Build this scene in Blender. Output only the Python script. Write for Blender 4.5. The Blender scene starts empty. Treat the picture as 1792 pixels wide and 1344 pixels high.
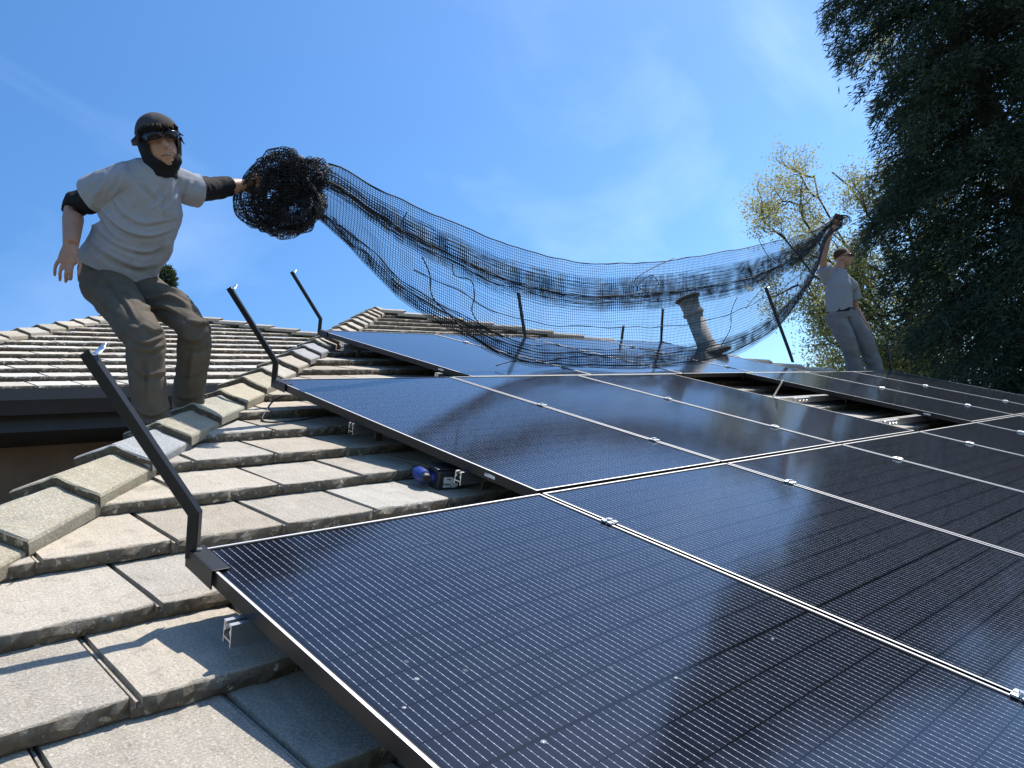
import bpy, bmesh, math, random
import numpy as np
from mathutils import Vector, Matrix, noise as mnoise

random.seed(7)
rng = np.random.default_rng(7)
scene = bpy.context.scene
col = scene.collection

# ---------------------------------------------------------------- frames
PITCH = math.radians(31.0)
CT, ST = math.cos(PITCH), math.sin(PITCH)
Z0 = 5.4                                  # height of the roof origin above the ground
# the roof frame: x along the eave, d down the slope, h along the normal (h = 0 is the panels' top face)
RR = np.array([[0.7216, 0.6805, 0.1275], [-0.0168, 0.2013, -0.9794], [0.6921, -0.7046, -0.1568]])
_u, _s, _v = np.linalg.svd(RR); RR = _u @ _v       # rows: camera right, down, forward in the roof frame
CAM = np.array([-1.82386, 3.55742, 0.73568])
FPX, PW, PH = 1366.96, 1792.0, 1344.0

def rw(x, d, h):
    return Vector((x, -d * CT - h * ST, -d * ST + h * CT + Z0))
def rv(v):
    return Vector((v[0], -v[1] * CT - v[2] * ST, -v[1] * ST + v[2] * CT))
def at(px, py, z):                        # a point seen at (px, py) at depth z metres -> world
    c = np.array([(px - PW / 2) / FPX, (py - PH / 2) / FPX, 1.0]) * z
    r = RR.T @ c + CAM
    return rw(*r)
def to_px(w):
    w = np.asarray(w, float); z = w[2] - Z0
    r = np.array([w[0], -w[1] * CT - z * ST, -w[1] * ST + z * CT])
    c = RR @ (r - CAM)
    return PW / 2 + FPX * c[0] / c[2], PH / 2 + FPX * c[1] / c[2], c[2]

# ---------------------------------------------------------------- camera
cd = bpy.data.cameras.new('camera'); cam = bpy.data.objects.new('camera', cd); col.objects.link(cam)
R_, D_, F_ = rv(RR[0]), rv(RR[1]), rv(RR[2])
mw = Matrix((R_, -D_, -F_)).transposed().to_4x4(); mw.translation = rw(*CAM)
cam.matrix_world = mw
cd.sensor_fit = 'HORIZONTAL'; cd.sensor_width = 36.0; cd.lens = FPX / PW * 36.0
cd.clip_start = 0.05; cd.clip_end = 3000
scene.camera = cam

# ---------------------------------------------------------------- world and sun
SUN = rv((0.60, -0.39, 1.0)).normalized()          # towards the sun
SUN_EL = math.asin(SUN.z); SUN_AZ = math.atan2(SUN.x, SUN.y)
world = bpy.data.worlds.new('World'); scene.world = world; world.use_nodes = True
nt = world.node_tree; nt.nodes.clear()
def wn(t, **k):
    n = nt.nodes.new(t)
    for a, b in k.items(): setattr(n, a, b)
    return n
out = wn('ShaderNodeOutputWorld'); bg = wn('ShaderNodeBackground')
sky = wn('ShaderNodeTexSky', sky_type='NISHITA', sun_disc=False)
sky.sun_elevation = SUN_EL; sky.sun_rotation = SUN_AZ
sky.altitude = 300; sky.air_density = 1.0; sky.dust_density = 0.7; sky.ozone_density = 2.2
hs = wn('ShaderNodeHueSaturation'); hs.inputs['Saturation'].default_value = 1.26; hs.inputs['Value'].default_value = 1.0
nt.links.new(sky.outputs[0], hs.inputs['Color'])
tc = wn('ShaderNodeTexCoord'); mp = wn('ShaderNodeMapping')
mp.inputs['Rotation'].default_value = (0.35, 0.25, 0.6); mp.inputs['Scale'].default_value = (1.2, 3.6, 3.0)
nt.links.new(tc.outputs['Generated'], mp.inputs['Vector'])
n1 = wn('ShaderNodeTexNoise'); n1.inputs['Scale'].default_value = 1.25; n1.inputs['Detail'].default_value = 9; n1.inputs['Roughness'].default_value = 0.52
n1.inputs['Distortion'].default_value = 0.6
nt.links.new(mp.outputs[0], n1.inputs['Vector'])
cr = wn('ShaderNodeMapRange'); cr.inputs['From Min'].default_value = 0.52; cr.inputs['From Max'].default_value = 0.85
cr.inputs['To Min'].default_value = 0.0; cr.inputs['To Max'].default_value = 0.15
nt.links.new(n1.outputs[0], cr.inputs['Value'])
mx = wn('ShaderNodeMix', data_type='RGBA')
nt.links.new(cr.outputs[0], mx.inputs[0]); nt.links.new(hs.outputs[0], mx.inputs[6])
mx.inputs[7].default_value = (8.2, 9.4, 10.6, 1)
nt.links.new(mx.outputs[2], bg.inputs['Color']); bg.inputs['Strength'].default_value = 0.148
nt.links.new(bg.outputs[0], out.inputs[0])

sl = bpy.data.lights.new('sun', 'SUN'); sl.energy = 4.9; sl.angle = math.radians(0.53); sl.color = (1.0, 0.94, 0.85)
so = bpy.data.objects.new('sun', sl); col.objects.link(so)
so.rotation_euler = SUN.to_track_quat('Z', 'Y').to_euler(); so.location = SUN * 40

scene.render.engine = 'CYCLES'
vs = scene.view_settings
vs.view_transform = 'Standard'; vs.look = 'None'; vs.gamma = 1.0; vs.exposure = 0.64; vs.use_curve_mapping = False
scene.cycles.max_bounces = 6; scene.cycles.transparent_max_bounces = 12

# ---------------------------------------------------------------- materials
class NT:
    def __init__(s, name):
        s.m = bpy.data.materials.new(name); s.m.use_nodes = True; s.t = s.m.node_tree
        s.b = s.t.nodes['Principled BSDF']
    def n(s, typ, **k):
        n = s.t.nodes.new(typ)
        for a, b in k.items(): setattr(n, a, b)
        return n
    def l(s, a, b): s.t.links.new(a, b)
    def val(s, sock, v):
        if hasattr(v, 'links') or isinstance(v, bpy.types.NodeSocket): s.l(v, sock)
        else: sock.default_value = v
    def math(s, op, a, b=0.0, c=None):
        n = s.n('ShaderNodeMath', operation=op); s.val(n.inputs[0], a); s.val(n.inputs[1], b)
        if c is not None: s.val(n.inputs[2], c)
        return n.outputs[0]
    def noise(s, scale, detail=4, rough=0.55, vec=None, dist=0.0):
        n = s.n('ShaderNodeTexNoise'); n.inputs['Scale'].default_value = scale; n.inputs['Detail'].default_value = detail
        n.inputs['Roughness'].default_value = rough; n.inputs['Distortion'].default_value = dist
        if vec is not None: s.l(vec, n.inputs['Vector'])
        return n.outputs[0]
    def ramp(s, v, a, b, c=0.0, d=1.0):
        n = s.n('ShaderNodeMapRange'); s.val(n.inputs['Value'], v)
        n.inputs['From Min'].default_value = a; n.inputs['From Max'].default_value = b
        n.inputs['To Min'].default_value = c; n.inputs['To Max'].default_value = d
        return n.outputs[0]
    def mix(s, f, a, b, mode='MIX'):
        n = s.n('ShaderNodeMix', data_type='RGBA', blend_type=mode); s.val(n.inputs[0], f)
        s.val(n.inputs[6], a if not isinstance(a, tuple) else (*a, 1)); s.val(n.inputs[7], b if not isinstance(b, tuple) else (*b, 1))
        return n.outputs[2]
    def bump(s, h, strength, dist=0.01):
        n = s.n('ShaderNodeBump'); n.inputs['Strength'].default_value = strength; n.inputs['Distance'].default_value = dist
        s.l(h, n.inputs['Height']); s.l(n.outputs[0], s.b.inputs['Normal'])
    def set(s, **k):
        for a, v in k.items():
            sock = s.b.inputs[a.replace('_', ' ')]
            s.val(sock, (*v, 1) if isinstance(v, tuple) and len(v) == 3 else v)

def plain(name, color, rough=0.6, metal=0.0, spec=0.5, vary=0.0, vscale=6.0, bump=0.0, bscale=60.0, bdist=0.004):
    m = NT(name); oc = m.n('ShaderNodeTexCoord').outputs['Object']
    m.set(Roughness=rough, Metallic=metal); m.b.inputs['Specular IOR Level'].default_value = spec
    if vary:
        f = m.noise(vscale, 5, 0.6, oc)
        c = m.mix(m.ramp(f, 0.3, 0.7), tuple(x * (1 - vary) for x in color), tuple(min(1, x * (1 + vary)) for x in color))
        m.set(Base_Color=c)
    else: m.set(Base_Color=color)
    if bump: m.bump(m.noise(bscale, 4, 0.6, oc), bump, bdist)
    return m.m

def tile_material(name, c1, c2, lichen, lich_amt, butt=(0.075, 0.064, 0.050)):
    m = NT(name); oc = m.n('ShaderNodeTexCoord').outputs['Object']
    oi = m.n('ShaderNodeObjectInfo')
    va = m.n('ShaderNodeVectorMath', operation='ADD'); m.l(oc, va.inputs[0])
    cx = m.n('ShaderNodeCombineXYZ'); m.l(m.math('MULTIPLY', oi.outputs['Random'], 37.0), cx.inputs[0]); m.l(m.math('MULTIPLY', oi.outputs['Random'], 91.0), cx.inputs[1])
    m.l(cx.outputs[0], va.inputs[1]); v = va.outputs[0]
    big = m.noise(5.5, 4, 0.6, v); fine = m.noise(170, 4, 0.8, v); mid = m.noise(45, 5, 0.7, v)
    base = m.mix(m.ramp(big, 0.3, 0.7), c1, c2)
    # per-tile shade
    sh = m.ramp(oi.outputs['Random'], 0, 1, 0.80, 1.07)
    cs = m.n('ShaderNodeCombineColor'); [m.l(sh, cs.inputs[i]) for i in range(3)]
    base = m.mix(1.0, base, cs.outputs[0], 'MULTIPLY')
    hue = m.math('FRACT', m.math('MULTIPLY', oi.outputs['Random'], 7.31))
    base = m.mix(1.0, base, m.mix(hue, (1.05, 0.99, 0.90), (0.95, 0.99, 1.03)), 'MULTIPLY')
    stain = m.noise(13, 6, 0.62, v, 0.8)
    base = m.mix(m.math('MULTIPLY', m.ramp(stain, 0.56, 0.68), 0.42), base, (0.155, 0.135, 0.105))
    base = m.mix(m.math('MULTIPLY', m.ramp(stain, 0.42, 0.30), 0.35), base, (0.47, 0.45, 0.415))
    base = m.mix(m.math('MULTIPLY', m.ramp(mid, 0.52, 0.75), lich_amt), base, lichen)
    base = m.mix(m.math('MULTIPLY', m.ramp(fine, 0.53, 0.66), 0.65), base, (0.60, 0.57, 0.52))
    base = m.mix(m.math('MULTIPLY', m.ramp(fine, 0.47, 0.34), 0.65), base, (0.13, 0.115, 0.095))
    spk = m.n('ShaderNodeTexVoronoi'); spk.inputs['Scale'].default_value = 130; m.l(v, spk.inputs['Vector'])
    base = m.mix(m.math('MULTIPLY', m.ramp(spk.outputs['Distance'], 0.16, 0.08), 0.3), base, (0.12, 0.10, 0.085))
    # a darker, mottled colour on the butt edge (a painted attribute of the mesh)
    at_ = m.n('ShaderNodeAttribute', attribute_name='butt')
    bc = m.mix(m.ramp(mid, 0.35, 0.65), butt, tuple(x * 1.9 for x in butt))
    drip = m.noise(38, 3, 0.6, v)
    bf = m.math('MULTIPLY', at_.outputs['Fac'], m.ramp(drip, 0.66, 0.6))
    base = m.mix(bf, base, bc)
    m.set(Base_Color=base, Roughness=0.92); m.b.inputs['Specular IOR Level'].default_value = 0.2
    m.bump(m.math('ADD', m.math('MULTIPLY', fine, 0.8), m.math('MULTIPLY', mid, 1.2)), 0.75, 0.004)
    return m.m

MAT = {}
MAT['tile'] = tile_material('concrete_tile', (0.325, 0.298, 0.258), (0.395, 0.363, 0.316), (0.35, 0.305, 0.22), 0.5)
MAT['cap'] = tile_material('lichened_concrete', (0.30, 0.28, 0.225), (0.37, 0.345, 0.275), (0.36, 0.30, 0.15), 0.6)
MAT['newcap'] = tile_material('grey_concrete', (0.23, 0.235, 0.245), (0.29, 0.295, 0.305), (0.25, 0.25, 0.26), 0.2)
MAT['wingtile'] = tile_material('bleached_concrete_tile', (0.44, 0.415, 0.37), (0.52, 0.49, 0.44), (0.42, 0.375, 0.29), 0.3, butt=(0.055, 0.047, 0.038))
MAT['felt'] = plain('roofing_felt', (0.035, 0.032, 0.03), 0.95, vary=0.3)
MAT['black_metal'] = plain('black_powder_coat', (0.009, 0.010, 0.013), 0.45, 0.0, 0.3, bump=0.05, bscale=300)
MAT['frame'] = plain('black_anodised_frame', (0.014, 0.014, 0.016), 0.42, 0.25, 0.4)
MAT['lip'] = plain('frame_edge_glint', (0.50, 0.51, 0.53), 0.45, 1.0)  # bright metal paints in the light caught by the black frame's top edge
MAT['alu'] = plain('mill_aluminium', (0.70, 0.71, 0.72), 0.33, 1.0, vary=0.08, vscale=20)
MAT['zinc'] = plain('zinc_plated_steel', (0.72, 0.72, 0.70), 0.28, 1.0)
MAT['brass'] = plain('weathered_bolt_steel', (0.36, 0.32, 0.24), 0.45, 1.0)
MAT['gutter'] = plain('dark_painted_gutter', (0.011, 0.013, 0.018), 0.5, 0.0, 0.3, vary=0.15, vscale=3)
MAT['fascia'] = plain('dark_painted_timber', (0.012, 0.012, 0.014), 0.6, vary=0.2)
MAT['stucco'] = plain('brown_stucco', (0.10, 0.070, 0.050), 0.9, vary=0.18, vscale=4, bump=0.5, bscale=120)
MAT['cable'] = plain('black_cable', (0.012, 0.012, 0.013), 0.45)
MAT['net'] = plain('black_net_twine', (0.010, 0.010, 0.012), 0.55, 0.0, 0.4)
MAT['rope'] = plain('black_border_rope', (0.008, 0.008, 0.009), 0.7)
MAT['paper'] = plain('white_paper', (0.8, 0.79, 0.75), 0.7)
MAT['blue'] = plain('blue_tool_plastic', (0.008, 0.032, 0.20), 0.4)
MAT['toolblack'] = plain('black_tool_plastic', (0.02, 0.022, 0.026), 0.5)
MAT['skin'] = plain('sunned_skin', (0.32, 0.175, 0.12), 0.5, 0.0, 0.4, vary=0.12, vscale=18, bump=0.15, bscale=140, bdist=0.002)
MAT['hair'] = plain('dark_hair', (0.014, 0.011, 0.009), 0.85, 0.0, 0.08, bump=0.5, bscale=220)
MAT['hair2'] = plain('cropped_brown_hair', (0.05, 0.030, 0.020), 0.8, 0.0, 0.1, bump=0.4, bscale=200)
MAT['shirt'] = plain('grey_cotton', (0.265, 0.28, 0.325), 0.95, 0.0, 0.1, vary=0.06, vscale=60, bump=0.25, bscale=420, bdist=0.002)
MAT['shirt2'] = plain('mid_grey_cotton', (0.225, 0.235, 0.265), 0.95, 0.0, 0.1, vary=0.06, vscale=50, bump=0.25, bscale=300, bdist=0.002)
MAT['pants'] = plain('olive_brown_canvas', (0.098, 0.083, 0.066), 0.9, 0.0, 0.15, vary=0.14, vscale=14, bump=0.3, bscale=380, bdist=0.002)
MAT['pants2'] = plain('grey_canvas', (0.15, 0.15, 0.16), 0.9, 0.0, 0.15, vary=0.16, vscale=9, bump=0.3, bscale=300, bdist=0.002)
MAT['blackcloth'] = plain('black_stretch_cloth', (0.010, 0.010, 0.013), 0.85, 0.0, 0.2, bump=0.3, bscale=200)
MAT['capcloth'] = plain('charcoal_cap_cloth', (0.045, 0.046, 0.050), 0.9, 0.0, 0.2, vary=0.2, bump=0.3, bscale=260)
MAT['boot'] = plain('tan_leather', (0.20, 0.10, 0.05), 0.6, vary=0.2)
MAT['lens'] = plain('dark_lens', (0.006, 0.006, 0.008), 0.16, 0.0, 0.25)
MAT['pipe'] = plain('weathered_flue', (0.26, 0.26, 0.24), 0.75, 0.0, 0.3, vary=0.3, vscale=12, bump=0.3, bscale=60)
MAT['rust'] = plain('rusty_flue_rim', (0.13, 0.10, 0.075), 0.8, vary=0.35, vscale=25)
MAT['bark'] = plain('dark_bark', (0.045, 0.036, 0.028), 0.95, vary=0.3, vscale=5, bump=0.6, bscale=40, bdist=0.02)
MAT['ground'] = plain('dry_grass_ground', (0.10, 0.105, 0.055), 0.95, vary=0.4, vscale=0.3)
MAT['water'] = plain('water_bead', (0.75, 0.8, 0.85), 0.06); 
_w = MAT['water'].node_tree.nodes['Principled BSDF']; _w.inputs['Transmission Weight'].default_value = 0.7; _w.inputs['IOR'].default_value = 1.33

def leaf_material(name, ca, cb, trans):
    m = NT(name); oc = m.n('ShaderNodeTexCoord').outputs['Object']
    f = m.noise(0.9, 4, 0.6, oc); g = m.noise(14, 2, 0.5, oc)
    c = m.mix(m.ramp(m.math('ADD', m.math('MULTIPLY', f, 0.5), m.math('MULTIPLY', g, 0.5)), 0.35, 0.65), ca, cb)
    m.set(Base_Color=c, Roughness=0.7); m.b.inputs['Specular IOR Level'].default_value = 0.25
    tr = m.n('ShaderNodeBsdfTranslucent'); m.l(c, tr.inputs['Color'])
    ms = m.n('ShaderNodeMixShader'); ms.inputs[0].default_value = trans
    m.l(m.b.outputs[0], ms.inputs[1]); m.l(tr.outputs[0], ms.inputs[2])
    m.l(ms.outputs[0], m.t.nodes['Material Output'].inputs['Surface'])
    return m.m
MAT['needles'] = leaf_material('conifer_needles', (0.026, 0.042, 0.028), (0.062, 0.085, 0.048), 0.25)
MAT['oakleaf'] = leaf_material('spring_oak_leaf', (0.27, 0.265, 0.085), (0.44, 0.42, 0.18), 0.5)
MAT['darkleaf'] = leaf_material('evergreen_leaf', (0.035, 0.05, 0.025), (0.06, 0.08, 0.035), 0.25)

def solar_glass():
    m = NT('solar_cells_under_glass'); oc = m.n('ShaderNodeTexCoord').outputs['Object']
    sp = m.n('ShaderNodeSeparateXYZ'); m.l(oc, sp.inputs[0]); X, Y = sp.outputs[0], sp.outputs[1]
    def line(v, period, width, off=0.0):        # 1 on a line of the given width, 0 elsewhere
        w = m.math('PINGPONG', m.math('ADD', v, off), period / 2)
        return m.math('LESS_THAN', w, width / 2)
    bus = line(X, 0.0182, 0.0009, 0.0091)
    sp_n = m.noise(55, 2, 0.6, oc)
    # solder pads along each busbar
    pad = m.math('MULTIPLY', line(X, 0.0182, 0.0019, 0.0091), line(Y, 0.0152, 0.0022))
    colgap = line(X, 0.182, 0.0035)
    rowgap = line(Y, 0.0915, 0.0042)
    mid = m.math('LESS_THAN', m.math('ABSOLUTE', Y), 0.0042)
    gap = m.math('MAXIMUM', m.math('MAXIMUM', colgap, rowgap), mid)
    edge = m.math('MAXIMUM', m.math('GREATER_THAN', m.math('ABSOLUTE', X), 0.5465), m.math('GREATER_THAN', m.math('ABSOLUTE', Y), 0.918))
    gap = m.math('MAXIMUM', gap, edge)
    notgap = m.math('SUBTRACT', 1.0, m.math('MAXIMUM', edge, mid))
    wire = m.math('MULTIPLY', m.math('MAXIMUM', m.math('MULTIPLY', bus, m.ramp(sp_n, 0.3, 0.62, 0.35, 1.0)), pad), m.math('MULTIPLY', notgap, m.math('SUBTRACT', 1.0, rowgap)))
    dust = m.noise(9, 6, 0.65, oc); dfine = m.noise(260, 3, 0.7, oc)
    cell = m.mix(m.ramp(dust, 0.3, 0.7), (0.0060, 0.0080, 0.0150), (0.0085, 0.0110, 0.0195))
    cell = m.mix(m.math('MULTIPLY', m.ramp(dfine, 0.62, 0.8), 0.5), cell, (0.042, 0.048, 0.060))
    c = m.mix(gap, cell, (0.004, 0.0045, 0.006))
    c = m.mix(wire, c, (0.36, 0.385, 0.43))
    spots = m.n('ShaderNodeTexVoronoi'); spots.inputs['Scale'].default_value = 7.5; m.l(oc, spots.inputs['Vector'])
    c = m.mix(m.math('MULTIPLY', m.ramp(spots.outputs['Distance'], 0.05, 0.02), 0.25), c, (0.3, 0.3, 0.3))
    m.set(Base_Color=c); m.l(m.ramp(dust, 0.3, 0.7, 0.075, 0.12), m.b.inputs['Roughness'])
    m.b.inputs['IOR'].default_value = 1.5; m.b.inputs['Specular IOR Level'].default_value = 0.5
    m.bump(m.noise(420, 2, 0.5, oc), 0.03, 0.001)
    return m.m
MAT['glass'] = solar_glass()

def sticker():
    m = NT('printed_sticker'); oc = m.n('ShaderNodeTexCoord').outputs['Object']
    sp = m.n('ShaderNodeSeparateXYZ'); m.l(oc, sp.inputs[0])
    mpn = m.n('ShaderNodeMapping'); mpn.inputs['Scale'].default_value = (1.0, 1.0, 3.0); m.l(oc, mpn.inputs['Vector'])
    w = m.math('LESS_THAN', m.noise(48, 3, 0.6, mpn.outputs[0]), 0.44)
    c = m.mix(w, (0.62, 0.62, 0.62), (0.10, 0.10, 0.11)); m.set(Base_Color=c, Roughness=0.5); return m.m
MAT['sticker'] = sticker()

# ---------------------------------------------------------------- object helpers
def me_from(name, verts, faces, mat=None, smooth=False):
    me = bpy.data.meshes.new(name); me.from_pydata([tuple(v) for v in verts], [], [tuple(f) for f in faces]); me.update()
    if mat is not None: me.materials.append(MAT[mat] if isinstance(mat, str) else mat)
    if smooth: me.polygons.foreach_set('use_smooth', [True] * len(me.polygons))
    return me
def link(name, me, parent=None, loc=(0, 0, 0), rot=(0, 0, 0)):
    o = bpy.data.objects.new(name, me); col.objects.link(o); o.location = loc; o.rotation_euler = rot
    if parent is not None: o.parent = parent
    return o
def tag(o, label=None, cat=None, group=None, kind=None):
    if label: o['label'] = label
    if cat: o['category'] = cat
    if group: o['group'] = group
    if kind: o['kind'] = kind
    return o
def empty(name, loc, rot=(0, 0, 0), **k):
    o = link(name, None, None, loc, rot); o.empty_display_size = 0.1
    return tag(o, **k)

class MB:
    """collects pieces of geometry; build() links them as one mesh"""
    def __init__(s): s.v = []; s.f = []
    def add(s, v, f):
        n = len(s.v); s.v += [tuple(p) for p in v]; s.f += [tuple(i + n for i in q) for q in f]; return s
    def box(s, lo, hi, bev=0.0):
        (a, b, c), (d, e, g) = lo, hi
        if bev <= 0:
            v = [(a, b, c), (d, b, c), (d, e, c), (a, e, c), (a, b, g), (d, b, g), (d, e, g), (a, e, g)]
            return s.add(v, [(0, 3, 2, 1), (4, 5, 6, 7), (0, 1, 5, 4), (1, 2, 6, 5), (2, 3, 7, 6), (3, 0, 4, 7)])
        bm = bmesh.new(); bmesh.ops.create_cube(bm, size=1.0)
        for q in bm.verts: q.co = Vector(((a + d) / 2 + q.co.x * (d - a), (b + e) / 2 + q.co.y * (e - b), (c + g) / 2 + q.co.z * (g - c)))
        bmesh.ops.bevel(bm, geom=bm.edges[:], offset=bev, segments=2, affect='EDGES', profile=0.5)
        bm.verts.index_update(); v = [q.co.copy() for q in bm.verts]; f = [[q.index for q in p.verts] for p in bm.faces]; bm.free()
        return s.add(v, f)
    def tube(s, pts, rad, n=8, cap=True, up=None):
        pts = [Vector(p) for p in pts]; rad = rad if hasattr(rad, '__len__') else [rad] * len(pts)
        v = []; f = []; ref = None
        for i, p in enumerate(pts):
            t = (pts[min(i + 1, len(pts) - 1)] - pts[max(i - 1, 0)]).normalized()
            if ref is None:
                ref = Vector(up) if up is not None else (Vector((0, 0, 1)) if abs(t.z) < 0.9 else Vector((1, 0, 0)))
            a = (ref - t * ref.dot(t)).normalized(); ref = a; b = t.cross(a)
            r = rad[i]; ra, rb = r if hasattr(r, '__len__') else (r, r)
            for k in range(n):
                an = 2 * math.pi * k / n; v.append(p + a * math.cos(an) * ra + b * math.sin(an) * rb)
        for i in range(len(pts) - 1):
            for k in range(n):
                k2 = (k + 1) % n; f.append((i * n + k, i * n + k2, (i + 1) * n + k2, (i + 1) * n + k))
        if cap:
            f.append(tuple(range(n - 1, -1, -1))); f.append(tuple(range((len(pts) - 1) * n, len(pts) * n)))
        return s.add(v, f)
    def ell(s, c, r, rot=None, nu=16, nv=10):
        v = []; f = []; c = Vector(c); R = rot or Matrix.Identity(3)
        for j in range(1, nv):
            ph = math.pi * j / nv
            for i in range(nu):
                a = 2 * math.pi * i / nu
                v.append(c + R @ Vector((r[0] * math.sin(ph) * math.cos(a), r[1] * math.sin(ph) * math.sin(a), r[2] * math.cos(ph))))
        v.append(c + R @ Vector((0, 0, r[2]))); v.append(c + R @ Vector((0, 0, -r[2]))); T, B = len(v) - 2, len(v) - 1
        for j in range(nv - 2):
            for i in range(nu):
                i2 = (i + 1) % nu; f.append((j * nu + i, (j + 1) * nu + i, (j + 1) * nu + i2, j * nu + i2))
        for i in range(nu):
            i2 = (i + 1) % nu; f.append((T, i, i2)); f.append((B, (nv - 2) * nu + i2, (nv - 2) * nu + i))
        return s.add(v, f)
    def extrude(s, prof, x0, x1):              # profile (y, z) drawn along x
        n = len(prof); v = [(x0, y, z) for y, z in prof] + [(x1, y, z) for y, z in prof]
        f = [(i, (i + 1) % n, n + (i + 1) % n, n + i) for i in range(n)]
        f += [tuple(range(n - 1, -1, -1)), tuple(range(n, 2 * n))]
        return s.add(v, f)
    def build(s, name, mat, parent=None, loc=(0, 0, 0), rot=(0, 0, 0), smooth=False, origin=None):
        v = s.v
        if origin is not None: v = [Vector(p) - Vector(origin) for p in v]
        return link(name, me_from(name, v, s.f, mat, smooth), parent, loc, rot)
def fix_normals(me):
    bm = bmesh.new(); bm.from_mesh(me); bmesh.ops.recalc_face_normals(bm, faces=bm.faces[:]); bm.to_mesh(me); bm.free()
def autosmooth(me, ang=35):
    bm = bmesh.new(); bm.from_mesh(me)
    for e in bm.edges: e.smooth = (len(e.link_faces) == 2 and e.calc_face_angle(0) < math.radians(ang))
    for q in bm.faces: q.smooth = True
    bm.to_mesh(me); bm.free()
ROOF_ROT = (PITCH, 0, 0)

# ---------------------------------------------------------------- ground
g = MB().add([(-700, -700, 0), (700, -700, 0), (700, 700, 0), (-700, 700, 0)], [(0, 1, 2, 3)]).build('ground', 'ground')
tag(g, 'dry grass ground below the house', 'ground', kind='structure')

# ---------------------------------------------------------------- house
HL = Vector((3.6, 2.0, 0.0))
house = empty('house', HL, label='house with hipped roofs of weathered grey concrete tiles and dark gutter', cat='house')
CL, CRH, K = -0.255, 7.62, 0.857                       # hips of the front face: x = -K d + CL and x = K d + CRH
D_AP = -(CRH - CL) / (2 * K); X_AP = -K * D_AP + CL
EXPO, TW, HT = 0.343, 0.321, -0.12                     # tile exposure, width, height of the butt's top edge
TILT = math.atan(0.040 / EXPO)
BUTT0, JOINT0 = 1.545, -1.038

def tile_mesh(seed, w=TW, L=0.42, th=0.037):
    r = random.Random(seed)
    xs = [0.018 + (w - 0.0185) * i / 13 for i in range(14)]
    rows = []
    chip = [0.0] * 14
    for _ in range(r.randint(2, 4)):
        c = r.randint(0, 13); a = r.uniform(0.004, 0.011)
        for i in range(14): chip[i] += a * math.exp(-((i - c) / r.uniform(0.6, 1.6)) ** 2)
    jb = [r.uniform(-0.003, 0.003) for _ in xs]; jm = [r.uniform(-0.006, 0.005) for _ in xs]; jt = [r.uniform(-0.002, 0.0025) for _ in xs]
    end = [0.006 * ((abs(i - 6.5) / 6.5) ** 6) for i in range(14)]
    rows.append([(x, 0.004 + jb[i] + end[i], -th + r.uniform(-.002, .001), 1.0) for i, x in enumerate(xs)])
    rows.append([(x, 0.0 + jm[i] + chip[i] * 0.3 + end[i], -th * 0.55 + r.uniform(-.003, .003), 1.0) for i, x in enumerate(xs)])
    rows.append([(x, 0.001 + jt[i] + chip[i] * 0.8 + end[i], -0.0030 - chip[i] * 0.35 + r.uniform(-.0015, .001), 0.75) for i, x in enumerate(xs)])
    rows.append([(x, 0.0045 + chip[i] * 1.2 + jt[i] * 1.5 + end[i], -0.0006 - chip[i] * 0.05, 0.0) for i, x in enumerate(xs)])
    for y in (0.10, 0.24, L):
        rows.append([(x, y, r.uniform(-.0012, .0008), 0.0) for x in xs])
    v = []; at_ = []; f = []
    for row in rows:
        for (x, y, z, b) in row: v.append((x, y, z)); at_.append(b)
    n = 14
    for j in range(len(rows) - 1):
        for i in range(n - 1): f.append((j * n + i, j * n + i + 1, (j + 1) * n + i + 1, (j + 1) * n + i))
    def strip(pts0, pts1, b=0.0):
        k = len(v)
        for p in pts0: v.append(p); at_.append(b)
        for p in pts1: v.append(p); at_.append(b)
        m = len(pts0)
        for i in range(m - 1): f.append((k + i, k + i + 1, k + m + i + 1, k + m + i))
    # the side lock: two thin ribs in a sunk channel left of the tile, then the tile's own edge
    prof = [(0.0, -th), (0.0, -0.020), (0.006, -0.020), (0.0065, -0.008), (0.0105, -0.007), (0.011, -0.020), (0.018, -0.020), (0.018, -0.0005)]
    strip([(x, 0.008, z) for x, z in prof], [(x, L, z) for x, z in prof])
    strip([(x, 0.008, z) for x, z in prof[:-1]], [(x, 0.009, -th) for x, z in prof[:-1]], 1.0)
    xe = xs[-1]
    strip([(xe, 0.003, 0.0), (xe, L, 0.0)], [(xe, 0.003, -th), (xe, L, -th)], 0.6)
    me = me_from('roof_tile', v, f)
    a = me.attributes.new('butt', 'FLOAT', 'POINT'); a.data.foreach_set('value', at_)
    fix_normals(me)
    return me
def copy_mesh_with(me, mat):
    m = me.copy(); m.materials.clear(); m.materials.append(MAT[mat]); return m
TILE_BASE = [tile_mesh(100 + i) for i in range(8)]
TILES = {k: [copy_mesh_with(t, k) for t in TILE_BASE] for k in ('tile', 'wingtile')}

def clip_mesh(me, mtx, planes):
    """planes: (point, normal) in the deck's frame; keeps the side the normal points to. None when nothing is left"""
    inv = mtx.inverted(); bm = bmesh.new(); bm.from_mesh(me)
    for p, nrm in planes:
        lp = inv @ Vector(p); ln = (inv.to_3x3() @ Vector(nrm)).normalized()
        bmesh.ops.bisect_plane(bm, geom=bm.verts[:] + bm.edges[:] + bm.faces[:], plane_co=lp, plane_no=ln, clear_inner=True, clear_outer=False)
    if len(bm.faces) < 3: bm.free(); return None
    m = me.copy(); bm.to_mesh(m); bm.free(); return m

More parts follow.
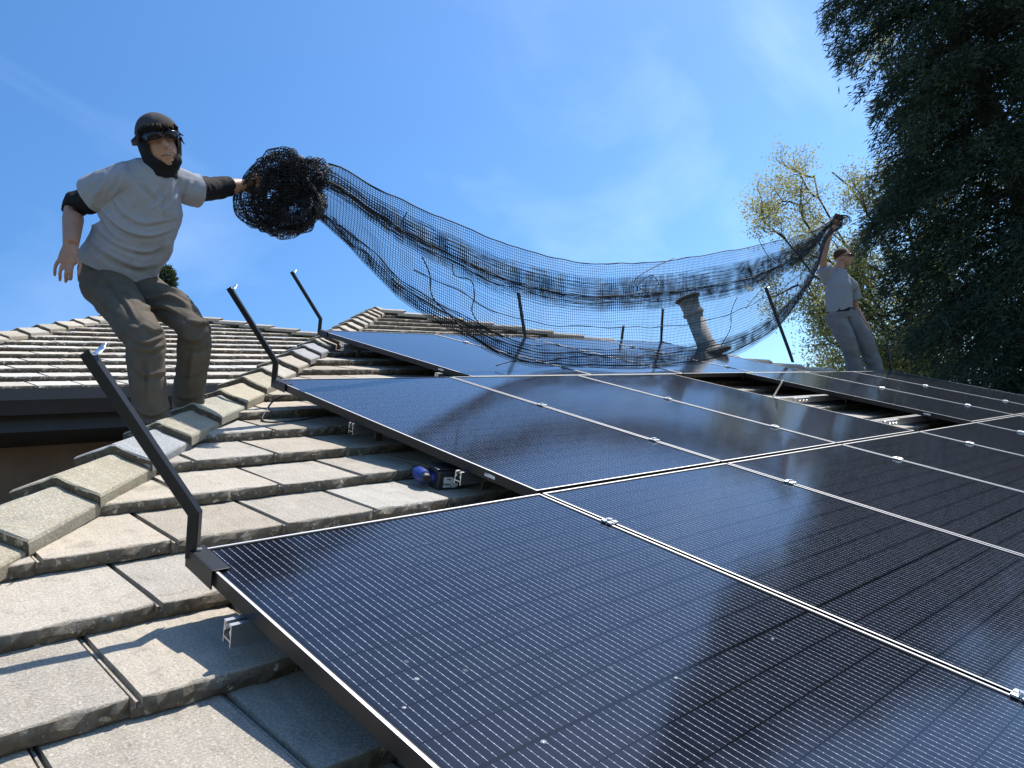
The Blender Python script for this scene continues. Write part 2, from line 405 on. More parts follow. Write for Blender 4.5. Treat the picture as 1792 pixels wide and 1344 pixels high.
def lay_tiles(deck, hoff, butts, x_of, xl, xr, planes, keep, mats, stuff_name=None, x_lo=-9, x_hi=14, jit=0.0015):
    """courses of tiles in the deck's frame (x, up-slope u, normal h). keep(world centre, x, d) -> 1 single object, 2 joined, 0 nothing"""
    joined = bmesh.new(); la = None; nsingle = 0
    dm = deck.matrix_world if False else Matrix.LocRotScale(deck.location + (deck.parent.location if deck.parent else Vector()), deck.rotation_euler, None)
    for k, d in enumerate(butts):
        ph = x_of(k)
        i0 = int(math.floor((x_lo - ph) / TW)); i1 = int(math.ceil((x_hi - ph) / TW))
        for i in range(i0, i1):
            x = ph + i * TW
            if x + TW < xl(d - 0.40) - 0.02 or x > xr(d - 0.40) + 0.02:
                if x + TW < xl(d) - 0.02 or x > xr(d) + 0.02: continue
            wc = dm @ Vector((x + TW / 2, -d + 0.15, hoff))
            kk = keep(wc, x + TW / 2, d)
            if not kk: continue
            mtx = Matrix.Translation((x + random.uniform(-jit, jit), -d + random.uniform(-0.004, 0.004), hoff + random.uniform(-0.002, 0.002))) @ Matrix.Rotation(-TILT + random.uniform(-.003, .003), 4, 'X') @ Matrix.Rotation(random.uniform(-.003, .003), 4, 'Z')
            var = random.choice(TILES[mats])
            edge = x < xl(d) + 0.55 or x + TW > xr(d) - 0.55
            me = var
            if edge:
                me = clip_mesh(var, mtx, planes)
                if me is None: continue
            if kk == 1:
                o = bpy.data.objects.new('tile', me); col.objects.link(o); o.parent = deck; o.matrix_local = mtx; nsingle += 1
            else:
                t = bmesh.new(); t.from_mesh(me); bmesh.ops.transform(t, matrix=mtx, verts=t.verts[:]); tm = bpy.data.meshes.new('t'); t.to_mesh(tm); t.free()
                joined.from_mesh(tm); bpy.data.meshes.remove(tm)
    if stuff_name and len(joined.faces):
        me = bpy.data.meshes.new(stuff_name); joined.to_mesh(me); me.materials.append(MAT[mats])
        tag(link(stuff_name, me, deck), kind='stuff')
    joined.free()
    return nsingle

# front face with the panels
main = MB().add([(X_AP, -D_AP, -0.21), (-K * 5.6 + CL, -5.6, -0.21), (K * 5.6 + CRH, -5.6, -0.21)], [(0, 1, 2)]).build('panel_roof', 'felt', house, rw(0, 0, 0) - HL, ROOF_ROT)
butts = [BUTT0 + EXPO * k for k in range(-18, 10)]
PANEL_RECTS = []                      # x0, x1, d0, d1
S, L = 1.14, 1.886
R3X, R3D = 1.315, -1.872
for v in range(-1, 7): PANEL_RECTS.append((v * S, (v + 1) * S, L, 2 * L))
for v in (0, 1, 2, 4, 5, 6): PANEL_RECTS.append((v * S, (v + 1) * S, 0, L))
for v in range(4): PANEL_RECTS.append((R3X + v * S, R3X + (v + 1) * S, R3D, R3D + L))
def keep_main(w, x, d):
    px, py, z = to_px(w)
    if z < 0.3: return 2
    inside = any(a - 0.25 < x and x < b + 0.1 and e + 0.1 < d < g_ + 0.4 for a, b, e, g_ in PANEL_RECTS)
    deep = any(a + 0.30 < x < b + 0.1 and e + 0.25 < d < g_ + 0.2 for a, b, e, g_ in PANEL_RECTS)
    vis = -70 < px < 1830 and 480 < py < 1420
    if vis and not deep and d < 3.1: return 1
    return 2 if d < 5.3 else 0
cutL = ((CL + 0.03, 0, 0), (1, -K, 0)); cutR = ((CRH - 0.03, 0, 0), (-1, -K, 0))
n1_ = lay_tiles(main, HT, butts, lambda k: JOINT0 + (TW / 2 if (k % 2) else 0.0), lambda d: -K * d + CL, lambda d: K * d + CRH, [cutL, cutR], keep_main, 'tile', 'tile_field')

# left face behind the hip, seen edge-on
lf_m = Matrix(((0, CT, -ST), (-1, 0, 0), (0, ST, CT)))
lf_o = rw(CL, 0, 0)
left = MB().add([(4.0, -4.67, -0.21), (-4.0, 4.67, -0.21), (-8.0, -1.5, -0.21), (-4, -4.67, -0.21)], [(0, 1, 2, 3)]).build('side_roof', 'felt', house, lf_o - HL, lf_m.to_euler())
lay_tiles(left, HT, [0.31 + EXPO * k for k in range(-9, 13)], lambda k: 0.1 + (TW / 2 if k % 2 else 0), lambda d: -99, lambda d: K * d, [((-0.03, 0, 0), (-1, -K, 0))],
          lambda w, x, d: 2 if K * d - 3.4 < x < K * d + 0.4 else 0, 'tile', 'side_tile_field', x_lo=-8, x_hi=5)
# right face, beyond the right hip
rf_m = Matrix(((0, -CT, ST), (1, 0, 0), (0, ST, CT)))
rf_o = rw(CRH, 0, 0)
right = MB().add([(-4.0, -4.67, -0.20), (-2.0, -5.5, -0.20), (9.0, -2.0, -0.20), (4.0, 4.67, -0.20)], [(0, 1, 2, 3)]).build('far_side_roof', 'felt', house, rf_o - HL, rf_m.to_euler())
lay_tiles(right, HT, [0.2 + EXPO * k for k in range(-9, 8)], lambda k: 0.1 + (TW / 2 if k % 2 else 0), lambda d: -K * d, lambda d: 99, [((0.03, 0, 0), (1, -K, 0))],
          lambda w, x, d: 2 if -K * d - 0.4 < x < -K * d + 1.5 else 0, 'tile', 'far_tile_field', x_lo=-6, x_hi=6)

# the wing behind: its own plane, parallel to the front face
HW, DW = -0.642, -2.631
WL, WR = -4.66, 8.75
wing_ap_d = -(WR - WL) / (2 * K); wing_ap_x = -K * wing_ap_d + WL
wing = MB().add([(wing_ap_x, -wing_ap_d, HW - 0.09), (-K * DW + WL, -DW, HW - 0.09), (K * DW + WR, -DW, HW - 0.09)], [(0, 1, 2)]).build('wing_roof', 'felt', house, rw(0, 0, 0) - HL, ROOF_ROT)
def keep_wing(w, x, d):
    px, py, z = to_px(w)
    if -70 < px < 620 and py < 720:
        if px > 150 and py > 1000 - px * 0.75: return 0       # hidden behind the near hip
        return 1
    return 2 if -500 < px < 700 else 0
n2_ = lay_tiles(wing, HW, [DW - EXPO * k for k in range(0, 16)], lambda k: -0.52 + (TW / 2 if k % 2 else 0), lambda d: -K * d + WL, lambda d: K * d + WR,
                [((WL + 0.03, 0, 0), (1, -K, 0)), ((WR - 0.03, 0, 0), (-1, -K, 0))], keep_wing, 'wingtile', 'wing_tile_field', x_lo=-5, x_hi=6.5)
print('single tiles', n1_, n2_)

# hip caps
def cap_mesh(seed, mat, Lc=0.43, w0=0.128, w1=0.116, drop=math.tan(math.radians(21)), th=0.034):
    r = random.Random(seed); ys = [0.0, 0.006, 0.14, 0.28, Lc]
    ts = [-1, -0.97, -0.6, -0.25, -0.05, 0.05, 0.25, 0.6, 0.97, 1]
    v = []; b = []; f = []
    def z_of(t, w): return -abs(t) * w * drop + (0.004 if abs(t) < 0.06 else 0)
    for j, y in enumerate(ys):
        w = w0 + (w1 - w0) * y / Lc
        for t in ts:
            v.append((t * w, y + (r.uniform(-.003, .003) if j < 2 else 0), z_of(t, w) - (0.005 if (abs(t) == 1 or j == 0) else 0) - 0.036 * y / Lc + r.uniform(-.0012, .0012))); b.append(0.0)
    n = len(ts)
    for j in range(len(ys) - 1):
        for i in range(n - 1): f.append((j * n + i, j * n + i + 1, (j + 1) * n + i + 1, (j + 1) * n + i))
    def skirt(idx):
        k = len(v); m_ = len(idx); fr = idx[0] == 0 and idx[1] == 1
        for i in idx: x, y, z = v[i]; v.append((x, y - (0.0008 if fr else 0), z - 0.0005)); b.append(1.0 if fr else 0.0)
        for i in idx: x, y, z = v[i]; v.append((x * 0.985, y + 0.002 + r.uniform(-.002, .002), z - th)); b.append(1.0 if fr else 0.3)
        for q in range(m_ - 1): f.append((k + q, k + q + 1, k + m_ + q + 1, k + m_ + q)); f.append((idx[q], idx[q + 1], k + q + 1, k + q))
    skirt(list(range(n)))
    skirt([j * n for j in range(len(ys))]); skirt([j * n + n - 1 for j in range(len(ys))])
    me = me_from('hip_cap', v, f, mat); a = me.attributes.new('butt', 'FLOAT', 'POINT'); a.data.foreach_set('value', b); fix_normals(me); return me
CAPS = {m: [cap_mesh(40 + i, m) for i in range(5)] for m in ('cap', 'newcap', 'tile')}
def lay_caps(deck, pts, up, name, mats, roll=0.0):
    """pts: nose positions in the world, up: unit vector up the hip"""
    side = up.cross(Vector((0, 0, 1))).normalized(); nrm = side.cross(up)
    side, nrm = side * math.cos(roll) - nrm * math.sin(roll), nrm * math.cos(roll) + side * math.sin(roll)
    for i, p in enumerate(pts):
        m = mats(i); M3 = Matrix((side, up, nrm)).transposed()
        o = bpy.data.objects.new(name, random.choice(CAPS[m])); col.objects.link(o); o.parent = house
        mtx = M3.to_4x4() @ Matrix.Rotation(random.uniform(-.02, .02), 4, 'Z') @ Matrix.Rotation(random.uniform(-.012, .012), 4, 'Y')
        mtx.translation = p - HL + nrm * random.uniform(-.003, .004); o.matrix_local = mtx
EXC = 0.2805
ul = rv((K, -1, 0)).normalized(); ur = rv((-K, -1, 0)).normalized()
lay_caps(house, [rw(-K * d + CL, d, -0.046) for d in (1.127 - EXC * k for k in range(-8, 21))], ul, 'hip_cap', lambda i: 'newcap' if i in (9, 16, 17) else ('cap' if i < 14 else 'tile'), math.radians(18))
lay_caps(house, [rw(K * d + CRH, d, -0.052) for d in (D_AP + 0.28 + EXC * k for k in range(0, 24))], ur, 'hip_cap', lambda i: 'tile')
lay_caps(house, [rw(-K * d + WL, d, HW + 0.068) for d in (-4.35 - EXC * k for k in range(0, 13)) if d > wing_ap_d - 0.1], ul, 'hip_cap', lambda i: 'cap' if i % 4 == 1 else 'tile', math.radians(14))
lay_caps(house, [rw(K * d + WR, d, HW + 0.068) for d in (wing_ap_d + 0.3 + EXC * k for k in range(0, 9))], ur, 'hip_cap', lambda i: 'tile')

# gutter, fascia, soffit and wall under the wing's eave
e = rw(0, DW, HW); X0, X1 = -7.0, 1.15
gp = [(0.02, -0.02), (0.02, -0.145), (-0.07, -0.165), (-0.105, -0.10), (-0.128, -0.075), (-0.128, 0.008), (-0.106, 0.008), (-0.106, -0.004), (-0.120, -0.004), (-0.120, -0.07), (-0.098, -0.095), (-0.066, -0.155), (0.012, -0.137), (0.012, -0.02)]
MB().extrude([(y + e.y, z + e.z) for y, z in gp], X0, X1).build('gutter', 'gutter', house, -HL)
MB().box((X0, e.y + 0.022, e.z - 0.26), (X1, e.y + 0.05, e.z - 0.045)).build('fascia_board', 'fascia', house, -HL)
MB().box((X0, e.y + 0.052, e.z - 0.255), (X1, e.y + 0.50, e.z - 0.235)).build('soffit', 'fascia', house, -HL)
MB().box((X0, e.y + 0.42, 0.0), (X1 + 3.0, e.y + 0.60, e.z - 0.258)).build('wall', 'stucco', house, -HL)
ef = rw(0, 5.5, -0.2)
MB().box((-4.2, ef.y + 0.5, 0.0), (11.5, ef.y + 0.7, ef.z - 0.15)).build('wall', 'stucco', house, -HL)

# ---------------------------------------------------------------- solar panels
PWD, PLN, FH = 1.126, 1.860, 0.035
def bars(w, l, t, z0, z1, inset=0.0):
    mb = MB(); a, b = w / 2 - inset, l / 2 - inset
    mb.box((-a, -b, z0), (-a + t, b, z1)); mb.box((a - t, -b, z0), (a, b, z1))
    mb.box((-a + t, -b, z0), (a - t, -b + t, z1)); mb.box((-a + t, b - t, z0), (a - t, b, z1)); return mb
_f = bars(PWD, PLN, 0.0105, 0.0, FH - 0.0012)
_f.box((-PWD / 2 + .0105, -PLN / 2 + .0105, 0.0), (-PWD / 2 + .03, PLN / 2 - .0105, 0.002)); _f.box((PWD / 2 - .03, -PLN / 2 + .0105, 0.0), (PWD / 2 - .0105, PLN / 2 - .0105, 0.002))
FRAME_ME = me_from('panel_frame', _f.v, _f.f, 'frame')
_f = bars(PWD, PLN, 0.0062, FH - 0.0012, FH, 0.0006); EDGE_ME = me_from('frame_edge', _f.v, _f.f, 'lip')  # thin strip carrying the painted highlight along the black frame's top
_f = MB().box((-PWD / 2 + 0.0095, -PLN / 2 + 0.0095, FH - 0.008), (PWD / 2 - 0.0095, PLN / 2 - 0.0095, FH - 0.0028)); GLASS_ME = me_from('cell_glass', _f.v, _f.f, 'glass')
_f = MB().box((-0.027, -0.0006, -0.006), (0.027, 0.0, 0.006)); STICK_ME = me_from('label_sticker', _f.v, _f.f, 'sticker')
ordn = ['first', 'second', 'third', 'fourth', 'fifth', 'sixth', 'seventh', 'eighth']
def panel(x0, d0, label, sticker=None):
    p = empty('solar_panel', rw(x0 + S / 2, d0 + L / 2, -FH), ROOF_ROT, label=label, cat='solar panel', group='black solar panels on the tiled roof')
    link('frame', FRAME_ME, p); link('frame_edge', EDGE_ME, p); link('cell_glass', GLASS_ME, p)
    if sticker is not None: link('label_sticker', STICK_ME, p, (-PWD / 2 - 0.0002, sticker, 0.017), (0, 0, -math.pi / 2))
    return p
for v in range(-1, 7):
    panel(v * S, L, ['nearest solar panel, at the front left corner with the tallest bent post', 'second solar panel from the left in the front row', 'third solar panel from the left in the front row', 'fourth solar panel from the left in the front row', 'fifth solar panel from the left in the front row',
                     'sixth solar panel from the left in the front row', 'seventh solar panel of the front row, by the right edge', 'last solar panel of the front row, beyond the right edge'][v + 1])
for v in (0, 1, 2, 4, 5, 6):
    panel(v * S, 0, {0: 'first solar panel of the middle row, above the blue tool', 1: 'second solar panel of the middle row, reflecting the net', 2: 'third solar panel of the middle row, just left of the open gap', 4: 'middle row solar panel just right of the open gap',
                     5: 'middle row solar panel second right of the open gap', 6: 'last solar panel of the middle row, below the far worker'}[v], {0: -0.70, 4: -0.62}.get(v))
for v in range(4):
    panel(R3X + v * S, R3D, ['first solar panel of the back row, with the small bent post', 'second solar panel of the back row, below the hanging net', 'third solar panel of the back row, under the sagging net', 'last solar panel of the back row, beside the flue pipe'][v], {0: -0.62}.get(v))

# mid clamps
def hexa(mb, c, r, h, n=6):
    v = [(c[0] + r * math.cos(2 * math.pi * k / n), c[1] + r * math.sin(2 * math.pi * k / n), c[2]) for k in range(n)]
    v += [(a, b, c[2] + h) for a, b, _ in v]
    f = [(k, (k + 1) % n, n + (k + 1) % n, n + k) for k in range(n)] + [tuple(range(n, 2 * n))]
    return mb.add(v, f)
_c = MB()
for s_ in (-1, 1):
    _c.box((s_ * 0.0115 - 0.0075, -0.019, 0.0004), (s_ * 0.0115 + 0.0075, -0.003, 0.0065), 0.0012)
    _c.box((s_ * 0.0115 - 0.0075, 0.003, 0.0004), (s_ * 0.0115 + 0.0075, 0.019, 0.0065), 0.0012)
_c.box((-0.0045, -0.019, -0.03), (0.0045, 0.019, 0.003))
CLAMP_ME = me_from('clamp_body', _c.v, _c.f, 'alu')
_c = MB(); hexa(_c, (0, 0, 0.002), 0.0085, 0.010); hexa(_c, (0, 0, 0.001), 0.011, 0.0025, 12); BOLT_ME = me_from('bolt', _c.v, _c.f, 'zinc')
R1R, R2R, R3R = (2.19, 3.275), (0.784, 1.516), (-1.41, -0.276)
def clamp(x, d, label):
    c = empty('panel_clamp', rw(x, d, 0.0), ROOF_ROT, label=label, cat='clamp', group='silver clamps between the solar panels')
    link('clamp_body', CLAMP_ME, c); link('bolt', BOLT_ME, c, (0, 0, 0), (0, 0, random.uniform(0, 1)))
seam = ['first', 'second', 'third', 'fourth', 'fifth', 'sixth']
for v in range(0, 6):
    clamp(v * S, R1R[0], 'silver clamp on the %s seam of the front panel row, upper rail' % seam[v]); clamp(v * S, R1R[1], 'silver clamp on the %s seam of the front panel row, lower rail' % seam[v])
for i, v in enumerate((1, 2, 5, 6)):
    for q, r_ in enumerate(R2R): clamp(v * S, r_, 'silver clamp on the %s seam of the middle panel row, %s rail' % (seam[i], ('upper', 'lower')[q]))
for i in range(1, 4):
    for q, r_ in enumerate(R3R): clamp(R3X + i * S, r_, 'silver clamp on the %s seam of the back panel row, %s rail' % (seam[i - 1], ('upper', 'lower')[q]))

# rails: an open aluminium channel
def rail(x0, x1, d, label):
    t = 0.0028; w, h = 0.034, 0.048
    pr = [(-w/2, 0), (-w/2, h), (-w/2 + 0.011, h), (-w/2 + 0.011, h - 0.006), (-w/2 + t, h - 0.006), (-w/2 + t + 0.006, h * 0.62), (-w/2 + t, h * 0.45), (-w/2 + t, h * 0.30), (w/2 - t, h * 0.30), (w/2 - t, h * 0.52), (w/2 - t - 0.006, h * 0.62), (w/2 - t, h - 0.006), (w/2 - 0.011, h - 0.006), (w/2 - 0.011, h), (w/2, h), (w/2, 0), (w/2 - t, 0), (w/2 - t, h * 0.24), (-w/2 + t, h * 0.24), (-w/2 + t, 0)]
    r = empty('mounting_rail', rw(x0, d, -FH - h), ROOF_ROT, label=label, cat='rail', group='aluminium rails under the solar panels')
    m = MB().extrude(pr, 0, x1 - x0).build('rail_channel', 'alu', r); fix_normals(m.data)
    k = 0
    xs = np.arange(0.16, x1 - x0, 1.22)
    for xx in xs:
        a = MB().box((xx - 0.019, w / 2 + 0.001, -0.085), (xx + 0.019, w / 2 + 0.006, 0.034), 0.001).box((xx - 0.019, w / 2 + 0.006, -0.085), (xx + 0.019, w / 2 + 0.045, -0.079), 0.001)
        b = a.build('roof_foot', 'brass', r)
        bb = MB(); bb.tube([(xx, w / 2 - 0.004, 0.014), (xx, w / 2 + 0.024, 0.014)], 0.005, 6); bb.tube([(xx, w / 2 + 0.006, 0.014), (xx, w / 2 + 0.014, 0.014)], 0.0095, 6); bb.build('bolt', 'zinc', b)
    return r
rail(-1.172, 7.9, R1R[0], 'aluminium rail whose open end sticks out below the nearest panel'); rail(-1.17, 7.9, R1R[1], 'aluminium rail under the lower part of the front panel row')
rail(-0.02, 7.9, R2R[0], 'aluminium rail end under the middle row, above the tool'); rail(-0.028, 7.9, R2R[1], 'aluminium rail end under the middle row, beside the blue tool')
rail(R3X - 0.05, R3X + 4 * S, R3R[0], 'aluminium rail end under the back row, near the small post'); rail(R3X - 0.05, R3X + 4 * S, R3R[1], 'aluminium rail end under the lower part of the back row')

# loose plate standing on the rail in the open gap, and two rail splices with bolts
q = empty('metal_plate', rw(3.63, R2R[0], -FH), ROOF_ROT, label='light metal plate standing upright on the rail in the gap', cat='plate')
MB().box((-0.045, -0.003, 0.0), (0.035, 0.0, 0.155), 0.0012).build('plate', 'alu', q, (0, 0, 0), (0.35, -0.14, 0.25))
MB().box((-0.05, -0.015, 0.001), (0.05, 0.0, 0.006)).build('foot', 'alu', q)
for i, (xx, dd, lb) in enumerate(((4.05, R2R[0], 'bolted bracket on the upper rail inside the open gap'), (3.93, R2R[1], 'bolted bracket on the lower rail inside the open gap'))):
    q = empty('rail_bracket', rw(xx, dd, -FH), ROOF_ROT, label=lb, cat='bracket')
    MB().box((-0.11, -0.030, -0.010), (0.14, -0.0175, -0.004), 0.001).box((-0.11, -0.0215, -0.045), (0.14, -0.0175, -0.0105), 0.001).build('plate', 'alu', q)
    for bx in (-0.04, 0.02, 0.075):
        b = MB(); b.tube([(bx, -0.022, -0.028), (bx, -0.040, -0.028)], 0.009, 6); b.build('bolt', 'zinc', q)

# bent net posts with their corner brackets
def net_post(x, d, bend, tip, label, t=0.0125, bracket=True, along=0.135):
    """bend, tip: offsets from the panel corner in the roof frame (x, up-slope, normal)"""
    o = empty('net_post', rw(x, d, 0.0), ROOF_ROT, label=label, cat='post', group='black posts standing on the panel edges')
    if bracket:
        MB().box((-0.0035, -along, 0.0006), (0.034, 0.008, 0.0036), 0.0008).box((-0.0065, -along, -0.040), (-0.0036, 0.008, 0.0036), 0.0006).box((-0.0035, 0.0065, -0.030), (0.016, 0.0085, 0.0006)).build('bracket', 'black_metal', o)
        b = MB(); hexa(b, (0.012, -0.020, 0.0036), 0.007, 0.005); b.build('bolt', 'zinc', o)
    a0 = Vector((0.004, -0.004, -0.018)); a1 = Vector(bend); a2 = Vector(tip); dirn = (a2 - a1).normalized(); side = Vector((1, 0, 0)) if abs(dirn.x) < 0.9 else Vector((0, 1, 0))
    # a square tube with one mitred bend
    n0 = Vector((0, 0, 1)); mit = (n0 + dirn).normalized(); u0 = (Vector((-dirn.x, -dirn.y, 0))).normalized(); s0 = Vector((-u0.y, u0.x, 0))
    v = []
    for c, ax in ((a0, n0), (a1, mit), (a2, dirn)):
        for su, ss in ((1, 1), (1, -1), (-1, -1), (-1, 1)):
            p = u0 * (su * t) + s0 * (ss * t)
            ref = n0 if ax is n0 else dirn
            # slide along the segment onto the cutting plane
            base = c
            if ax is dirn:
                uu = u0 - dirn * u0.dot(dirn); uu.normalize(); p = uu * (su * t) + s0 * (ss * t); v.append(base + p)
            else:
                q_ = p; k = -(q_.dot(ax)) / (n0.dot(ax)); v.append(base + q_ + n0 * k)
    f = []
    for j in range(2):
        for k in range(4): f.append((j * 4 + k, j * 4 + (k + 1) % 4, (j + 1) * 4 + (k + 1) % 4, (j + 1) * 4 + k))
    f += [(3, 2, 1, 0), (8, 9, 10, 11)]
    m = MB().add(v, f).build('post', 'black_metal', o); fix_normals(m.data)
    bm = bmesh.new(); bm.from_mesh(m.data); bmesh.ops.bevel(bm, geom=bm.edges[:], offset=0.0016, segments=1, affect='EDGES'); bm.to_mesh(m.data); bm.free()
    # zinc hook clipped over the end
    hk = MB(); e0 = a2 - dirn * 0.012; uu = (u0 - dirn * u0.dot(dirn)).normalized()
    hk.tube([e0 + uu * (t + 0.001) - s0 * 0.012, e0 + uu * (t + 0.004) + s0 * 0.002, e0 + uu * (t + 0.012) + s0 * 0.016 + dirn * 0.004, e0 + uu * (t + 0.020) + s0 * 0.026 + dirn * 0.012], [(0.002, 0.010), (0.0025, 0.011), (0.002, 0.009), (0.001, 0.004)], 8)
    hk.build('hook', 'zinc', o, smooth=True)
    return o
ARM = Vector((-0.190, 0.165, 0.335)); HB = 0.088
for (x, d, lb, k) in ((-1.134, 1.896, 'tall bent black post at the corner of the nearest panel', 1.0), (0.006, 0.012, 'bent black post at the corner of the middle row, beside the near worker', 1.0), (R3X + 0.006, R3D + 0.012, 'small bent black post at the corner of the back row', 1.0)):
    net_post(x, d, (0.004, -0.004, HB), (0.004 + ARM.x * k, -0.004 + ARM.y * k, HB + ARM.z * k), lb)
def tip_local(x, d, px, py, z):
    w = at(px, py, z); o = rw(x, d, 0); v = w - o
    return (v.x, v.y * CT + v.z * ST, -v.y * ST + v.z * CT)
for (x, d, px, py, dz, lb) in ((R3X + 2 * S, R3D + 0.01, 907, 512, 0.06, 'thin black post behind the net, at the top of the back row'), (R3X + 4 * S - 0.012, R3D + 0.01, 1160, 540, 0.08, 'upright black post behind the net, left of the flue pipe'), (7.974, 0.012, 1553, 602, 0.08, 'black post standing just right of the far worker')):
    z = to_px(rw(x, d, 0))[2] + dz; tl = tip_local(x, d, px, py, z)
    net_post(x, d, (tl[0] * 0.18, tl[1] * 0.18, tl[2] * 0.18), tl, lb)
xx, dd = 6.73, -0.63; tl = tip_local(xx, dd, 1340, 503, to_px(rw(xx, dd, 0))[2] + 0.1)
net_post(xx, dd, (tl[0] * 0.12, tl[1] * 0.12, tl[2] * 0.12), tl, 'long leaning black post holding up the net near the far worker', bracket=False, t=0.016)
xx, dd = 5.35, -2.05; tl = tip_local(xx, dd, 1105, 570, to_px(rw(xx, dd, 0))[2] + 0.05)
net_post(xx, dd, (0.0, 0.0, tl[2] * 0.5), (0.002, 0.001, tl[2] * 0.98), 'short black post stub at the roof edge behind the net', bracket=False)

# ---------------------------------------------------------------- flue pipe
vb = at(1240, 616, 8.85); vt = at(1203, 522, 8.95); ax = (vt - vb); vl = ax.length
fl = empty('flue_pipe', vb, ax.to_track_quat('Z', 'Y').to_euler(), label='weathered grey flue pipe with a rusty rim rising behind the net', cat='flue pipe')
def lathe(mb, prof, n=28):
    v = [(r * math.cos(2 * math.pi * k / n), r * math.sin(2 * math.pi * k / n), z) for r, z in prof for k in range(n)]
    f = [(j * n + k, j * n + (k + 1) % n, (j + 1) * n + (k + 1) % n, (j + 1) * n + k) for j in range(len(prof) - 1) for k in range(n)]
    return mb.add(v, f)
rp = 0.098
m = lathe(MB(), [(rp, -0.25), (rp, vl * 0.72), (rp - 0.006, vl * 0.72), (rp - 0.006, 0)]).build('pipe', 'pipe', fl, smooth=True)
m = lathe(MB(), [(rp + 0.002, vl * 0.68), (rp + 0.022, vl * 0.69), (rp + 0.024, vl * 0.74), (rp + 0.006, vl * 0.75), (rp + 0.012, vl * 0.90), (rp + 0.030, vl * 0.99), (rp + 0.030, vl * 1.0), (rp + 0.004, vl * 1.0), (rp + 0.002, vl * 0.8)]).build('collar', 'pipe', fl, smooth=True); autosmooth(m.data, 50)
m = lathe(MB(), [(rp + 0.031, vl * 0.965), (rp + 0.050, vl * 0.985), (rp + 0.052, vl * 1.01), (rp + 0.020, vl * 1.03), (rp + 0.010, vl * 0.98)]).build('rim', 'rust', fl, smooth=True); autosmooth(m.data, 40)
m = lathe(MB(), [(rp + 0.003, 0.10), (rp + 0.02, 0.05), (rp + 0.09, 0.0), (rp + 0.16, -0.03), (rp + 0.15, -0.05)]).build('flashing', 'pipe', fl, smooth=True)

# ---------------------------------------------------------------- cable loop under the middle row
cp = [(0.20, 0.33, -0.10), (0.02, 0.345, -0.125), (-0.10, 0.33, -0.135), (-0.155, 0.28, -0.145), (-0.14, 0.22, -0.14), (-0.08, 0.14, -0.125), (-0.02, 0.075, -0.10), (0.06, 0.04, -0.08)]
def smooth_path(pts, n):
    pts = [Vector(p) for p in pts]; o = []
    for i in range(len(pts) - 1):
        p0, p1, p2, p3 = pts[max(i - 1, 0)], pts[i], pts[i + 1], pts[min(i + 2, len(pts) - 1)]
        for k in range(n):
            t = k / n; o.append(0.5 * ((2 * p1) + (p2 - p0) * t + (2 * p0 - 5 * p1 + 4 * p2 - p3) * t * t + (3 * p1 - p0 - 3 * p2 + p3) * t ** 3))
    o.append(pts[-1]); return o
cb = MB().tube([rw(*p) for p in smooth_path(cp, 8)], 0.0042, 8); b0 = rw(0, 0.3, -0.14)
tag(cb.build('cable', 'cable', None, b0, smooth=True, origin=b0), 'black cable looping out from under the middle panel row', 'cable')

# ---------------------------------------------------------------- impact driver lying under the panel edge
dz = 2.62
tp = hitp = None
def on_tile(px, py, h):
    c = RR.T @ np.array([(px - PW / 2) / FPX, (py - PH / 2) / FPX, 1.0]); t = (h - CAM[2]) / c[2]; r = CAM + t * c; return r
ra = on_tile(760, 857, -0.150); ta = rw(*ra)
tool = empty('impact_driver', ta, ROOF_ROT, label='blue and black cordless impact driver lying under the panel edge', cat='power tool')
TR = Matrix.Rotation(math.radians(-14), 3, 'Z')
def tv(x, y, z): p = TR @ Vector((x, y, z)); return (p.x, p.y, p.z)
def toolbox(lo, hi, bev):
    mb = MB().box(lo, hi, bev); mb.v = [tv(*p) for p in mb.v]; return mb
m = MB().tube([tv(-0.046, y, 0.050) for y in (-0.012, -0.006, 0.02, 0.055, 0.075)], [0.018, 0.026, 0.028, 0.026, 0.018], 18).build('motor_housing', 'blue', tool, smooth=True); autosmooth(m.data, 40)
m = MB().tube([tv(-0.046, y, 0.050) for y in (-0.024, -0.0115)], [0.016, 0.021], 14).build('end_cap', 'toolblack', tool)
m = MB().tube([tv(-0.046, y, 0.050) for y in (0.075, 0.115)], [0.016, 0.011], 14).build('chuck', 'toolblack', tool)
m = MB().tube([tv(-0.040, 0.02, 0.045), tv(-0.018, 0.005, 0.044), tv(0.004, -0.005, 0.048)], [(0.019, 0.017), (0.018, 0.015), (0.026, 0.022)], 14).build('handle', 'blue', tool, smooth=True)
bat = toolbox((-0.010, -0.045, 0.006), (0.098, 0.055, 0.084), 0.006).build('battery', 'toolblack', tool)
toolbox((0.012, -0.0465, 0.022), (0.072, -0.0452, 0.062), 0.0).build('battery_label', 'sticker', bat)
toolbox((-0.016, -0.04, 0.086), (0.090, 0.045, 0.092), 0.0025).build('battery_rail', 'toolblack', bat)
MB().tube([tv(x, y, z) for x, y, z in ((-0.03, -0.05, 0.004), (0.0, -0.058, 0.004), (0.015, -0.052, 0.010), (0.05, -0.062, 0.003))], 0.002, 6).build('belt_hook', 'zinc', tool)

